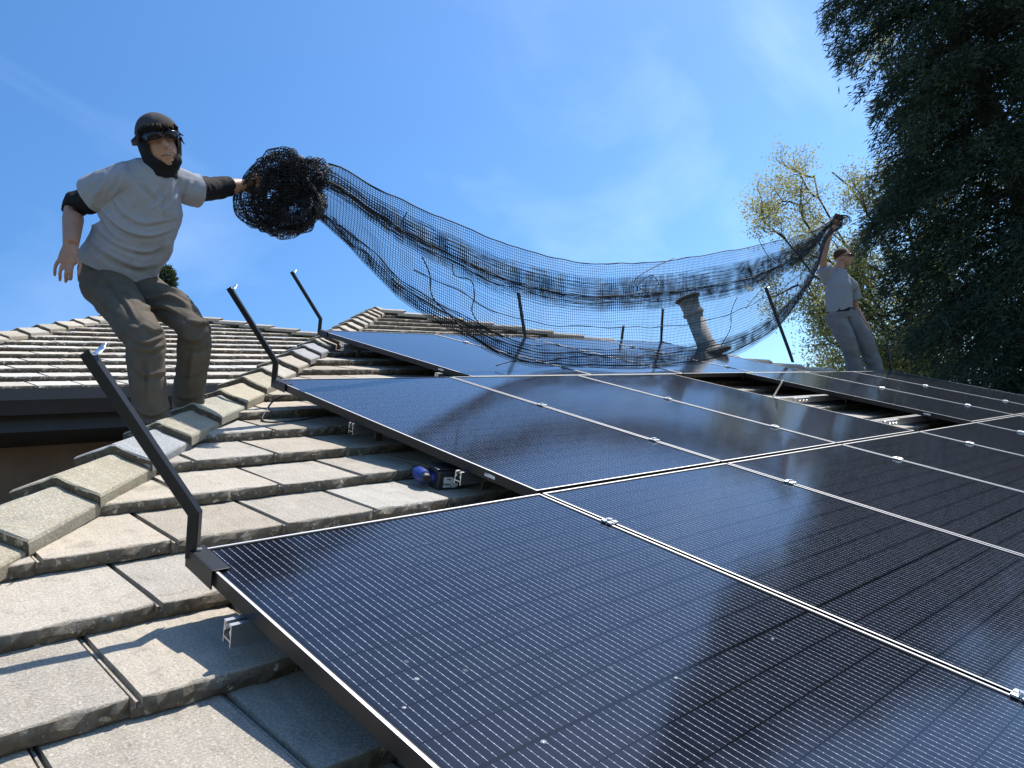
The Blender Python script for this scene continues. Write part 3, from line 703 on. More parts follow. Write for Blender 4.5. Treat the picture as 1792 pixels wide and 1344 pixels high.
# ---------------------------------------------------------------- water beads on the nearest glass
for i, (px, py, r, lb) in enumerate(((951, 1299, 0.0052, 'largest clear water bead near the bottom edge of the nearest panel'), (1183, 1187, 0.0042, 'water bead at the edge of the tree reflection on the nearest panel'), (729, 1189, 0.0050, 'water bead left of centre on the nearest panel'), (1352, 1118, 0.0035, 'small water bead on the dark tree reflection'), (707, 1239, 0.004, 'water bead nearest the left frame of the nearest panel'))):
    c_ = on_tile(px, py, -0.0028); mb = MB().ell((0, 0, 0.0003), (r * 1.15, r, r * 0.42), None, 14, 8)
    tag(mb.build('water_bead', 'water', None, rw(*c_), ROOF_ROT, smooth=True), lb, 'water bead', 'water beads on the panel glass')

#PART3
# ---------------------------------------------------------------- people
def remeshed(mb, name, voxel, smooth=2, mat=None):
    me = me_from(name, mb.v, mb.f); o = bpy.data.objects.new('tmp', me); col.objects.link(o)
    r = o.modifiers.new('r', 'REMESH'); r.mode = 'VOXEL'; r.voxel_size = voxel; r.adaptivity = 0.0
    if smooth: s_ = o.modifiers.new('s', 'SMOOTH'); s_.factor = 0.5; s_.iterations = smooth
    dg = bpy.context.evaluated_depsgraph_get(); ev = o.evaluated_get(dg)
    m2 = bpy.data.meshes.new_from_object(ev); m2.name = name
    bpy.data.objects.remove(o); bpy.data.meshes.remove(me)
    m2.materials.clear()
    if mat: m2.materials.append(MAT[mat])
    m2.polygons.foreach_set('use_smooth', [True] * len(m2.polygons))
    return m2
def folds(me, fn):
    """pushes each vertex along its normal by fn(point)"""
    n = len(me.vertices); co = np.empty(n * 3); no = np.empty(n * 3)
    me.vertices.foreach_get('co', co); me.vertices.foreach_get('normal', no)
    co = co.reshape(-1, 3); no = no.reshape(-1, 3)
    d = np.array([fn(Vector(p)) for p in co])
    me.vertices.foreach_set('co', (co + no * d[:, None]).ravel()); me.update()
def ridged(p, freq, ax, squeeze):
    """noise stretched along ax: long soft folds"""
    q = p * freq; a = Vector(ax).normalized(); k = q.dot(a); q = q - a * (k * (1 - squeeze))
    n = mnoise.noise(q); return 1.0 - 2.0 * math.sqrt(n * n + 0.012)
CR, CU, CF = R_.normalized(), (-D_).normalized(), F_.normalized()

class Head:
    def __init__(s, c, up, fwd):
        s.c = Vector(c); s.z = Vector(up).normalized(); f = Vector(fwd); s.y = (f - s.z * f.dot(s.z)).normalized(); s.x = s.y.cross(s.z)
        s.M = Matrix((s.x, s.y, s.z)).transposed()
    def p(s, x, y, z): return s.c + s.x * x + s.y * y + s.z * z
    def loc(s, w): d = Vector(w) - s.c; return d.dot(s.x), d.dot(s.y), d.dot(s.z)
    def skull(s, mb, k=1.0, ears=True):
        M = s.M
        mb.ell(s.p(0, -0.012 * k, 0.030 * k), (0.074 * k, 0.093 * k, 0.086 * k), M, 20, 14)
        mb.ell(s.p(0, 0.020 * k, -0.030 * k), (0.060 * k, 0.066 * k, 0.078 * k), M, 18, 12)
        mb.ell(s.p(0, 0.050 * k, -0.082 * k), (0.033 * k, 0.032 * k, 0.024 * k), M)
        mb.tube([s.p(0, 0.074 * k, 0.022 * k), s.p(0, 0.094 * k, -0.008 * k), s.p(0, 0.103 * k, -0.022 * k), s.p(0, 0.080 * k, -0.034 * k)], [0.008 * k, 0.011 * k, 0.014 * k, 0.008 * k], 8)
        mb.tube([s.p(-0.045 * k, 0.066 * k, 0.034 * k), s.p(0, 0.080 * k, 0.036 * k), s.p(0.045 * k, 0.066 * k, 0.034 * k)], 0.010 * k, 8)
        mb.tube([s.p(-0.026 * k, 0.070 * k, -0.054 * k), s.p(0, 0.083 * k, -0.051 * k), s.p(0.026 * k, 0.070 * k, -0.054 * k)], [0.005 * k, 0.009 * k, 0.005 * k], 8)
        mb.tube([s.p(-0.022 * k, 0.070 * k, -0.066 * k), s.p(0, 0.081 * k, -0.066 * k), s.p(0.022 * k, 0.070 * k, -0.066 * k)], [0.005 * k, 0.009 * k, 0.005 * k], 8)
        for sx in ((-1, 1) if ears else ()): mb.ell(s.p(sx * 0.075 * k, -0.012 * k, -0.008 * k), (0.010 * k, 0.020 * k, 0.031 * k), M, 10, 8)
    def glasses(s, k=1.0):
        mb = MB()
        for sx in (-1, 1):
            pts = [s.p(sx * a * k, b * k, 0.020 * k) for a, b in ((0.006, 0.108), (0.030, 0.104), (0.054, 0.090), (0.072, 0.062))]
            mb.tube(pts, [(0.010 * k, 0.004 * k), (0.0185 * k, 0.005 * k), (0.018 * k, 0.005 * k), (0.010 * k, 0.004 * k)], 12, up=s.z)
            mb.tube([s.p(sx * 0.068 * k, 0.058 * k, 0.025 * k), s.p(sx * 0.080 * k, 0.0, 0.018 * k), s.p(sx * 0.080 * k, -0.03 * k, 0.006 * k)], 0.0035 * k, 6)
        mb.tube([s.p(-0.012 * k, 0.098 * k, 0.026 * k), s.p(0.012 * k, 0.098 * k, 0.026 * k)], 0.004 * k, 6)
        return mb

def finger(mb, pts, r0=0.0085, r1=0.0068):
    n = len(pts); mb.tube(pts, [r0 + (r1 - r0) * i / (n - 1) for i in range(n)], 8); mb.ell(pts[-1], (r1, r1, r1), None, 8, 6); mb.ell(pts[0], (r0, r0, r0), None, 8, 6)

# ---- near worker
A = at
base1 = A(290, 760, 3.3)
m1 = empty('person', base1, label='near worker in a black cap and sunglasses holding the bundled net at arm\'s length', cat='person')
hd = Head(A(280, 252, 3.34), CU * 0.97 - CR * 0.15 - CF * 0.20, -CF * 0.76 + CR * 0.58 - CU * 0.36)
J = dict(pel=A(207, 482, 3.46), wst=A(222, 430, 3.43), chs=A(250, 352, 3.39), nck=A(279, 304, 3.37),
         rs=A(200, 316, 3.31), re=A(130, 361, 3.36), rwr=A(124, 429, 3.20), ls=A(314, 322, 3.47), le=A(374, 330, 3.62), lwr=A(428, 324, 3.74),
         rh=A(186, 497, 3.42), rk=A(256, 592, 3.10), ra=A(266, 748, 3.12), lh=A(238, 502, 3.52), lk=A(342, 576, 3.28), la=A(327, 712, 3.44))
body = MB(); hd.skull(body, 1.0, False)
body.tube([hd.p(0, -0.02, -0.06), J['nck'], J['chs']], [0.052, 0.058, 0.08], 14)
body.tube([J['chs'], J['wst'], J['pel']], [(0.14, 0.10), (0.13, 0.09), (0.13, 0.09)], 16, up=CR)
for a, b, c, ra_, rb_, rc_ in (('rs', 're', 'rwr', 0.050, 0.043, 0.030), ('ls', 'le', 'lwr', 0.048, 0.040, 0.030)):
    mid = J[b].lerp(J[c], 0.35)
    body.tube([J['chs'].lerp(J[a], 0.6), J[a], J[b], mid, J[c]], [0.05, ra_, rb_, 0.042, rc_], 14); body.ell(J[b], (rb_,) * 3)
for a, b, c in (('rh', 'rk', 'ra'), ('lh', 'lk', 'la')):
    body.tube([J['pel'], J[a].lerp(J['pel'], 0.3), J[b], J[b].lerp(J[c], 0.35), J[c]], [0.05, 0.052, 0.042, 0.042, 0.036], 12)
# right hand, hanging
pw, pk = J['rwr'], A(117, 461, 3.185)
body.tube([pw, pw.lerp(pk, 0.45), pk], [(0.030, 0.022), (0.040, 0.017), (0.044, 0.014)], 14, up=CR)
for k_, tip, m_ in ((A(100, 459, 3.185), A(96, 481, 3.20), A(96, 471, 3.18)), (A(109, 464, 3.18), A(105, 490, 3.20), A(105, 478, 3.172)), (A(118, 465, 3.18), A(115, 493, 3.20), A(115, 480, 3.168)), (A(127, 462, 3.185), A(124, 489, 3.205), A(125, 477, 3.172)), (A(132, 444, 3.19), A(137, 480, 3.16), A(141, 464, 3.172))):
    finger(body, [k_, k_.lerp(m_, 0.55) - CF * 0.002, m_, tip])
# left hand, closed on the bunched net
lw = J['lwr']; lk = A(452, 326, 3.77)
body.tube([lw, lw.lerp(lk, 0.5), lk], [(0.030, 0.024), (0.038, 0.020), (0.042, 0.018)], 14, up=CU)
for i in range(4):
    o_ = CU * (0.030 - 0.020 * i); kn = lk + o_ + CR * (0.006 - 0.004 * abs(i - 1)); finger(body, [kn, kn + CR * 0.026 - CF * 0.022, kn + CR * 0.030 - CF * 0.044, kn + CR * 0.006 - CF * 0.056])
finger(body, [lw + CU * 0.026 + CR * 0.02, lw + CU * 0.045 + CR * 0.04 - CF * 0.01, lw + CU * 0.042 + CR * 0.065 - CF * 0.03])
bm_ = remeshed(body, 'body', 0.0048, 1, 'skin')
link('body', bm_, m1, -base1)
# shirt
sh = MB(); side = (CR * 0.90 + CF * 0.36).normalized()
sh.tube([A(283, 297, 3.37), A(276, 308, 3.37), A(260, 324, 3.38), A(251, 352, 3.39), A(243, 385, 3.41), A(228, 420, 3.43), A(212, 452, 3.45), A(205, 474, 3.46), A(196, 503, 3.47)],
        [(0.062, 0.058), (0.105, 0.075), (0.150, 0.100), (0.164, 0.112), (0.160, 0.116), (0.153, 0.116), (0.152, 0.118), (0.156, 0.120), (0.158, 0.120)], 32, up=side)
sh.tube([A(240, 332, 3.36), A(214, 314, 3.31), A(192, 325, 3.31), A(170, 340, 3.33), A(148, 355, 3.35)], [0.075, 0.074, 0.075, 0.079, 0.080], 20)
sh.tube([A(285, 328, 3.43), A(312, 325, 3.47), A(330, 331, 3.50), A(345, 333, 3.53), A(362, 334, 3.57)], [0.075, 0.070, 0.068, 0.070, 0.071], 20)
sm = remeshed(sh, 'shirt', 0.005, 3, 'shirt')
def trim(me, cuts):
    b = bmesh.new(); b.from_mesh(me)
    kill = []
    for fc in b.faces:
        c = fc.calc_center_median()
        if any((c - p).dot(n) > 0 and (c - p).length < rad for p, n, rad in cuts): kill.append(fc)
    bmesh.ops.delete(b, geom=kill, context='FACES')
    for v in b.verts:
        if v.is_boundary:
            for p, n, rad in cuts:
                t = (v.co - p).dot(n)
                if abs(t) < 0.02 and (v.co - p).length < rad + 0.03: v.co -= n * t
    b.to_mesh(me); b.free()
trim(sm, [(A(209, 476, 3.46), (A(200, 505, 3.47) - A(218, 452, 3.45)).normalized(), 0.4), (A(163, 343, 3.33), (A(144, 356, 3.35) - A(188, 326, 3.31)).normalized(), 0.125), (A(346, 333, 3.53), (A(362, 334, 3.57) - A(330, 331, 3.5)).normalized(), 0.12)])
pull1 = (A(160, 440, 3.4) - A(300, 330, 3.4)); pull2 = (A(330, 420, 3.4) - A(190, 330, 3.4))
def shirt_fold(p):
    px, py, _ = to_px(p)
    lo = min(1, max(0, (py - 320) / 90)); k = 0.014 * (0.3 + 0.7 * lo)
    f = ridged(p + Vector((3, 1, 2)), 9.0, pull2 + pull1 * 0.15, 0.22) * k + ridged(p, 17, pull2 * 0.3 + pull1, 0.3) * 0.006 + mnoise.noise(p * 5) * 0.008
    # the cloth bags over the waist
    return f + 0.010 * math.exp(-((py - 440) / 22) ** 2)
folds(sm, shirt_fold)
def creases(me, lines, amp, wid):
    """raised folds with a valley beside them, along the given curves"""
    n = len(me.vertices); co = np.empty(n * 3); no = np.empty(n * 3)
    me.vertices.foreach_get('co', co); me.vertices.foreach_get('normal', no); co = co.reshape(-1, 3); no = no.reshape(-1, 3)
    z = co[:, 2] - Z0; r = np.stack([co[:, 0], -co[:, 1] * CT - z * ST, -co[:, 1] * ST + z * CT], 1); c = (r - CAM) @ RR.T
    P = np.stack([PW / 2 + FPX * c[:, 0] / c[:, 2], PH / 2 + FPX * c[:, 1] / c[:, 2]], 1); disp = np.zeros(n)
    for k, ln in enumerate(lines):
        pts = np.array([[p.x, p.y] for p in smooth_path([(a, b, 0) for a, b in ln], 5)]); best = np.full(n, 1e9); sg = np.zeros(n); tt = np.zeros(n)
        for i in range(len(pts) - 1):
            a, b = pts[i], pts[i + 1]; d = b - a; L2 = d @ d; t = np.clip(((P - a) @ d) / L2, 0, 1); q = P - (a + t[:, None] * d); ds = np.hypot(q[:, 0], q[:, 1])
            m = ds < best; best[m] = ds[m]; sg[m] = np.sign(d[0] * q[m, 1] - d[1] * q[m, 0]); tt[m] = (i + t[m]) / (len(pts) - 1)
        s = best * sg; w = wid * (0.8 + 0.5 * ((k * 7) % 5) / 5); fade = np.sin(np.pi * np.clip(tt, 0.03, 0.97)) ** 0.6
        disp += amp * fade * (np.exp(-(s / w) ** 2) - 0.9 * np.exp(-((s - 1.7 * w) / w) ** 2)) * (best < 6 * w)
    me.vertices.foreach_set('co', (co + no * disp[:, None]).ravel()); me.update()
creases(sm, [[(172, 362), (215, 400), (262, 412), (310, 398)], [(163, 392), (205, 425), (255, 440), (298, 424)], [(155, 418), (195, 447), (245, 466), (284, 455)], [(195, 338), (215, 370), (252, 390), (308, 380)], [(302, 305), (288, 342), (262, 366)], [(312, 330), (303, 352), (282, 370)], [(180, 380), (200, 410), (232, 428)], [(300, 410), (288, 440), (268, 476)], [(215, 300), (205, 330), (190, 352)], [(185, 305), (178, 325), (166, 340)], [(240, 310), (262, 330), (280, 350)], [(335, 315), (328, 335), (322, 350)]], 0.0078, 4.4)
link('shirt', sm, m1, -base1)
pk_ = MB(); 
us = MB(); us.tube([A(178, 337, 3.31), A(152, 352, 3.34), A(131, 358, 3.355), A(129, 368, 3.335)], [0.062, 0.057, 0.053, 0.047], 18)
us2 = remeshed(us, 'undersleeve', 0.006, 2, 'blackcloth'); folds(us2, lambda p: ridged(p, 26, J['rs'] - J['re'], 1.0) * 0.004 + mnoise.noise(p * 22) * 0.004); link('undersleeve', us2, m1, -base1)
us = MB(); us.tube([A(338, 332, 3.50), A(374, 330, 3.62), A(402, 326, 3.69)], [0.056, 0.051, 0.046], 18)
us2 = remeshed(us, 'undersleeve', 0.006, 2, 'blackcloth'); folds(us2, lambda p: ridged(p, 26, J['ls'] - J['le'], 1.0) * 0.004 + mnoise.noise(p * 22) * 0.004); link('undersleeve', us2, m1, -base1)
# trousers
pa = MB()
pa.tube([A(210, 458, 3.46), A(204, 480, 3.47), A(202, 500, 3.47)], [(0.150, 0.112), (0.152, 0.116), (0.140, 0.110)], 24, up=side)
pa.tube([A(186, 484, 3.45), J['rh'], A(205, 525, 3.33), A(232, 560, 3.20), J['rk'], A(254, 625, 3.09), A(258, 680, 3.10), A(267, 745, 3.12)], [0.095, 0.098, 0.082, 0.072, 0.062, 0.062, 0.064, 0.066], 22)
pa.tube([A(226, 490, 3.52), J['lh'], A(282, 526, 3.44), A(318, 551, 3.34), J['lk'], A(340, 612, 3.30), A(334, 660, 3.36), A(330, 702, 3.42)], [0.085, 0.090, 0.070, 0.065, 0.062, 0.062, 0.060, 0.060], 22)
pm = remeshed(pa, 'trousers', 0.005, 3, 'pants')
def pant_fold(p):
    px, py, _ = to_px(p)
    knee = math.exp(-((py - 598) / 26) ** 2) + 0.8 * math.exp(-((py - 520) / 22) ** 2) + 0.7 * math.exp(-((py - 725) / 20) ** 2)
    return ridged(p, 15, CR * 0.9 - CU * 0.35, 0.30) * 0.010 * (0.25 + knee) + ridged(p + Vector((5, 0, 1)), 8, CU + CR * 0.2, 0.3) * 0.008 + mnoise.noise(p * 5.0) * 0.008
folds(pm, pant_fold)
creases(pm, [[(226, 585), (255, 600), (284, 588)], [(230, 603), (258, 613), (287, 602)], [(248, 566), (268, 578), (284, 574)], [(158, 498), (178, 525), (205, 548)], [(256, 524), (298, 518), (334, 536)], [(262, 512), (300, 505), (338, 528)], [(252, 538), (285, 536), (318, 552)], [(312, 586), (340, 594), (368, 576)], [(316, 602), (345, 608), (368, 594)], [(330, 560), (350, 566), (366, 560)], [(233, 712), (265, 727), (298, 710)], [(237, 730), (268, 743), (299, 728)], [(304, 688), (330, 696), (357, 684)], [(256, 622), (262, 660), (258, 700)], [(338, 612), (334, 650), (328, 685)], [(198, 500), (222, 530), (240, 562)], [(232, 640), (255, 655), (290, 650)], [(306, 645), (330, 655), (362, 640)], [(180, 486), (215, 505), (250, 520)]], 0.009, 4.0)
link('trousers', pm, m1, -base1)
bt = MB()
for (a_, t_) in ((A(266, 752, 3.12), A(285, 762, 3.02)), (A(322, 709, 3.43), A(316, 719, 3.36))):
    bt = MB(); bt.tube([a_ + CU * 0.03, a_ - CU * 0.03, t_.lerp(a_, 0.4) - CU * 0.05, t_ - CU * 0.055], [0.048, 0.05, (0.038, 0.046), (0.026, 0.040)], 14); 
    b2 = remeshed(bt, 'boot', 0.008, 2, 'boot'); link('boot', b2, m1, -base1)
# hood, cap, hair, sunglasses
ho = MB(); ho.ell(hd.p(0, -0.012, 0.002), (0.086, 0.100, 0.120), hd.M, 24, 18); ho.ell(hd.p(0, 0.020, -0.075), (0.068, 0.060, 0.046), hd.M, 20, 12)
ho.tube([hd.p(0, -0.01, -0.06), J['nck'].lerp(hd.c, 0.25), J['nck'] - CU * 0.015], [0.076, 0.072, 0.072], 20)
hm = remeshed(ho, 'hood', 0.006, 3, 'blackcloth')
folds(hm, lambda p: ridged(p, 22, CR, 0.4) * 0.003)
b_ = bmesh.new(); b_.from_mesh(hm); kill = []
for fc in b_.faces:
    x, y, z = hd.loc(fc.calc_center_median())
    if y > 0.018 and ((x / 0.060) ** 2 + ((z + 0.008) / 0.080) ** 2) < 1: kill.append(fc)
bmesh.ops.delete(b_, geom=kill, context='FACES'); b_.to_mesh(hm); b_.free()
link('hood', hm, m1, -base1)
ca = MB(); ca.ell(hd.p(0, -0.020, 0.046), (0.0875, 0.105, 0.086), hd.M, 24, 16)
cm = remeshed(ca, 'cap', 0.006, 2, 'capcloth'); b_ = bmesh.new(); b_.from_mesh(cm); kill = []
for fc in b_.faces:
    x, y, z = hd.loc(fc.calc_center_median())
    if z < 0.046 - y * 0.10 + (0.016 if y > 0.02 else 0.0): kill.append(fc)
bmesh.ops.delete(b_, geom=kill, context='FACES'); b_.to_mesh(cm); b_.free()
folds(cm, lambda p: ridged(p, 16, CU, 0.5) * 0.003)
cp_ = link('cap', cm, m1, -base1)
br = MB(); br.tube([hd.p(0.02, -0.090, 0.050), hd.p(0.040, -0.132, 0.040), hd.p(0.055, -0.172, 0.026)], [(0.004, 0.065), (0.0035, 0.058), (0.002, 0.030)], 16, up=hd.z); br.build('brim', 'capcloth', cp_, smooth=True)
hr = MB(); r_ = random.Random(3); hr.ell(hd.p(0, 0.000, 0.056), (0.081, 0.098, 0.034), hd.M, 20, 10)
for i in range(34):
    a_ = r_.uniform(-0.9, 0.9); x, y = 0.078 * math.sin(a_), -0.012 + 0.100 * math.cos(a_); z0_ = r_.uniform(0.050, 0.068)
    p0 = hd.p(x, y, z0_); p1 = hd.p(x * 1.10 + r_.uniform(-.008, .008), y * 1.08 + 0.006, z0_ - 0.016); p2 = hd.p(x * 1.08 + r_.uniform(-.014, .014), y * 1.06 + r_.uniform(-.004, .008), z0_ - 0.024 * r_.uniform(.5, 1.1))
    hr.tube([p0, p1, p2], [0.009, 0.008, 0.002], 6)
for i in range(8):
    sx = -1 if i % 2 else 1; z0_ = r_.uniform(0.02, 0.055); y0_ = r_.uniform(0.015, 0.035)
    hr.tube([hd.p(sx * 0.066, y0_, z0_), hd.p(sx * 0.078, y0_ + 0.012, z0_ - 0.018), hd.p(sx * r_.uniform(.078, .094), y0_ + r_.uniform(.005, .025), z0_ - r_.uniform(.03, .05))], [0.006, 0.005, 0.0015], 6)
hr.build('hair', 'hair', m1, -base1, smooth=True)
hd.glasses().build('sunglasses', 'lens', m1, -base1, smooth=True)
MB().tube([hd.p(-0.022, 0.078, -0.060), hd.p(0, 0.0905, -0.0585), hd.p(0.022, 0.078, -0.060)], [0.002, 0.0035, 0.002], 6).build('mouth', 'rust', m1, -base1, smooth=True)
# chest pocket
from mathutils.bvhtree import BVHTree
def patch(me, quad, nx, ny, lift, name, mat, parent, base):
    bv = BVHTree.FromPolygons([v.co.copy() for v in me.vertices], [tuple(p.vertices) for p in me.polygons]); org = rw(*CAM); v = []; f = []
    for j in range(ny + 1):
        for i in range(nx + 1):
            a, b = i / nx, j / ny; q = [(quad[0][k] * (1 - a) + quad[1][k] * a) * (1 - b) + (quad[3][k] * (1 - a) + quad[2][k] * a) * b for k in (0, 1)]
            dr = (A(q[0], q[1], 3.0) - org).normalized(); h = bv.ray_cast(org, dr)
            if h[0] is None: return None
            v.append(h[0] - dr * lift * (0.4 if b > 0.1 else 1.6))
    for j in range(ny):
        for i in range(nx): f.append((j * (nx + 1) + i, j * (nx + 1) + i + 1, (j + 1) * (nx + 1) + i + 1, (j + 1) * (nx + 1) + i))
    return link(name, me_from(name, v, f, mat, True), parent, -base)
patch(sm, [(288, 342), (311, 349), (308, 382), (287, 377)], 10, 12, 0.004, 'pocket', 'shirt', m1, base1)

# ---- far worker
base2 = A(1515, 655, 9.35)
m2 = empty('person', base2, label='far worker in a grey T-shirt with one arm raised into the net', cat='person')
Z2 = 9.4
h2 = Head(A(1476, 451, Z2), CU * 0.98 - CR * 0.05, -CF * 0.35 + CR * 0.80 - CU * 0.42)
B = lambda px, py, dz=0.0: A(px, py, Z2 + dz)
bd = MB(); h2.skull(bd, 1.0); bd.tube([h2.p(0, -0.02, -0.05), B(1467, 476), B(1468, 505)], [0.056, 0.062, 0.09], 12)
bd.tube([B(1468, 505), B(1466, 540), B(1470, 550)], [(0.14, 0.10), (0.13, 0.1), (0.13, 0.1)], 14, up=CR)
bd.tube([B(1460, 495), B(1449, 488), B(1439, 456, -0.1), B(1448, 420, -0.16), B(1458, 396, -0.16)], [0.06, 0.055, 0.046, 0.040, 0.030], 12)
bd.tube([B(1484, 497), B(1491, 505, 0.1), B(1497, 540, 0.15), B(1505, 552, 0.08), B(1511, 561, 0.02)], [0.06, 0.054, 0.044, 0.038, 0.030], 12)
for c_, s_ in ((B(1458, 396, -0.16), (CR * 0.35 + CU)), (B(1511, 561, 0.02), (CR * 0.5 - CU))):
    s_ = s_.normalized(); t_ = s_.cross(CF).normalized(); bd.tube([c_, c_ + s_ * 0.05, c_ + s_ * 0.095], [(0.030, 0.024), (0.040, 0.018), (0.042, 0.015)], 12, up=t_)
    for i in range(4):
        k0 = c_ + s_ * 0.092 + t_ * (-0.030 + 0.020 * i); finger(bd, [k0, k0 + s_ * (0.036 - 0.004 * abs(i - 1)) - CF * 0.006, k0 + s_ * 0.055 - CF * 0.022, k0 + s_ * 0.050 - CF * 0.040])
    k0 = c_ + s_ * 0.03 - t_ * 0.035; finger(bd, [k0, k0 + s_ * 0.03 - t_ * 0.022, k0 + s_ * 0.06 - t_ * 0.020 - CF * 0.015])
for a_, b_2, c_ in ((B(1461, 548), B(1482, 592, -0.08), B(1497, 648)), (B(1482, 548, 0.05), B(1512, 590, -0.02), B(1533, 646, 0.05))):
    bd.tube([B(1470, 545), a_, b_2, c_], [0.09, 0.08, 0.056, 0.036], 12)
link('body', remeshed(bd, 'body', 0.0075, 2, 'skin'), m2, -base2)
sh = MB(); sd = (CR * 0.8 + CF * 0.5).normalized()
sh.tube([B(1468, 472), B(1468, 484), B(1468, 500), B(1468, 520), B(1468, 536), B(1470, 543)], [(0.075, 0.07), (0.15, 0.10), (0.185, 0.125), (0.178, 0.13), (0.174, 0.128), (0.176, 0.126)], 26, up=sd)
sh.tube([B(1462, 495), B(1450, 487), B(1441, 466, -0.07)], [0.085, 0.088, 0.082], 16); sh.tube([B(1482, 497), B(1491, 504, 0.1), B(1495, 524, 0.13)], [0.085, 0.085, 0.080], 16)
s2 = remeshed(sh, 'shirt', 0.009, 3, 'shirt2'); folds(s2, lambda p: ridged(p, 9, CU + CR * 0.5, 0.3) * 0.010 + mnoise.noise(p * 6) * 0.008); link('shirt', s2, m2, -base2)
MB().tube([B(1469.5, 540), B(1470, 546)], [(0.180, 0.132), (0.180, 0.132)], 26, up=sd).build('belt', 'blackcloth', m2, -base2, smooth=True)
pa = MB(); pa.tube([B(1470, 543), B(1471, 556)], [(0.172, 0.122), (0.165, 0.12)], 24, up=sd)
pa.tube([B(1460, 550), B(1466, 566, -0.03), B(1482, 594, -0.08), B(1490, 620, -0.04), B(1498, 650)], [0.115, 0.112, 0.092, 0.082, 0.088], 18)
pa.tube([B(1483, 552, 0.05), B(1496, 568, 0.02), B(1513, 592, -0.02), B(1523, 620, 0.02), B(1534, 650, 0.05)], [0.112, 0.108, 0.092, 0.084, 0.092], 18)
p2 = remeshed(pa, 'trousers', 0.009, 2, 'pants2'); folds(p2, lambda p: ridged(p, 9, CR - CU * 0.3, 0.4) * 0.014 + mnoise.noise(p * 6) * 0.010); link('trousers', p2, m2, -base2)
for a_ in (B(1499, 657, -0.02), B(1536, 655, 0.03)):
    bt = MB(); bt.tube([a_ + CU * 0.04, a_ - CU * 0.02, a_ - CU * 0.05 + CR * 0.08 - CF * 0.06, a_ - CU * 0.055 + CR * 0.14 - CF * 0.1], [0.05, 0.05, (0.036, 0.048), (0.025, 0.04)], 12); link('boot', remeshed(bt, 'boot', 0.01, 2, 'toolblack'), m2, -base2)
hr = MB(); hr.ell(h2.p(0, -0.022, 0.040), (0.078, 0.093, 0.082), h2.M, 20, 14); hm = remeshed(hr, 'hair', 0.007, 1, 'hair2')
b_ = bmesh.new(); b_.from_mesh(hm); kill = [fc for fc in b_.faces if (lambda q_: q_[2] < 0.035 + q_[1] * 0.55)(h2.loc(fc.calc_center_median()))]
bmesh.ops.delete(b_, geom=kill, context='FACES'); b_.to_mesh(hm); b_.free(); link('hair', hm, m2, -base2)
h2.glasses().build('sunglasses', 'lens', m2, -base2, smooth=True)

# ---------------------------------------------------------------- the net
ST_ = [  # top px, bottom px, depth of top, depth of bottom
 (532, 286, 530, 366, 3.78, 3.76), (585, 288, 580, 402, 3.90, 3.86), (650, 324, 640, 462, 4.12, 4.08), (705, 350, 698, 522, 4.36, 4.30), (760, 376, 752, 560, 4.64, 4.58), (815, 398, 806, 590, 4.92, 4.84),
 (870, 422, 862, 620, 5.22, 5.08), (930, 440, 925, 640, 5.55, 5.38), (990, 455, 985, 646, 5.88, 5.72), (1050, 462, 1048, 650, 6.20, 5.90), (1110, 460, 1112, 649, 6.55, 6.12), (1175, 456, 1180, 644, 6.95, 6.62),
 (1240, 445, 1248, 632, 7.35, 7.10), (1300, 434, 1310, 610, 7.80, 7.60), (1350, 424, 1362, 573, 8.25, 8.05), (1392, 414, 1398, 530, 8.65, 8.50), (1426, 402, 1430, 470, 9.0, 8.9), (1450, 388, 1448, 418, 9.2, 9.15), (1476, 377, 1474, 396, 9.3, 9.3)]
ST_ = np.array(ST_, float)
def sample(arr, u):
    n = len(arr) - 1; x = min(max(u, 0), 1) * n; i = min(int(x), n - 1); t = x - i
    p0, p1, p2, p3 = arr[max(i - 1, 0)], arr[i], arr[i + 1], arr[min(i + 2, n)]
    return 0.5 * (2 * p1 + (p2 - p0) * t + (2 * p0 - 5 * p1 + 4 * p2 - p3) * t * t + (3 * p1 - p0 - 3 * p2 + p3) * t ** 3)
# even steps along the length
us_ = np.linspace(0, 1, 1200); cen = []
for u in us_:
    q = sample(ST_, u); cen.append(A((q[0] + q[2]) / 2, (q[1] + q[3]) / 2, (q[4] + q[5]) / 2))
acc = np.concatenate([[0], np.cumsum([(cen[i + 1] - cen[i]).length for i in range(len(cen) - 1)])])
NET = 0.0215; NS = int(acc[-1] / NET); NTT = 100
u_of = np.interp(np.linspace(0, acc[-1], NS), acc, us_)
TK = np.array([0.0, 0.06, 0.15, 0.24, 0.33, 0.41, 0.48, 0.52, 0.80, 0.87, 0.94, 1.0]); PHI = np.array([0.0, 0.14, 0.44, 0.12, 0.40, 0.17, 0.34, 0.30, 0.98, 0.80, 1.0, 0.86])
DEP = np.array([0.0, 0.05, 0.10, 0.02, -0.06, -0.02, 0.06, 0.00, -0.05, 0.06, 0.02, -0.04])
grid = np.zeros((NS, NTT, 3)); H0 = np.array(rw(0, 0, 0)); NRM = np.array(rv((0, 0, 1)))
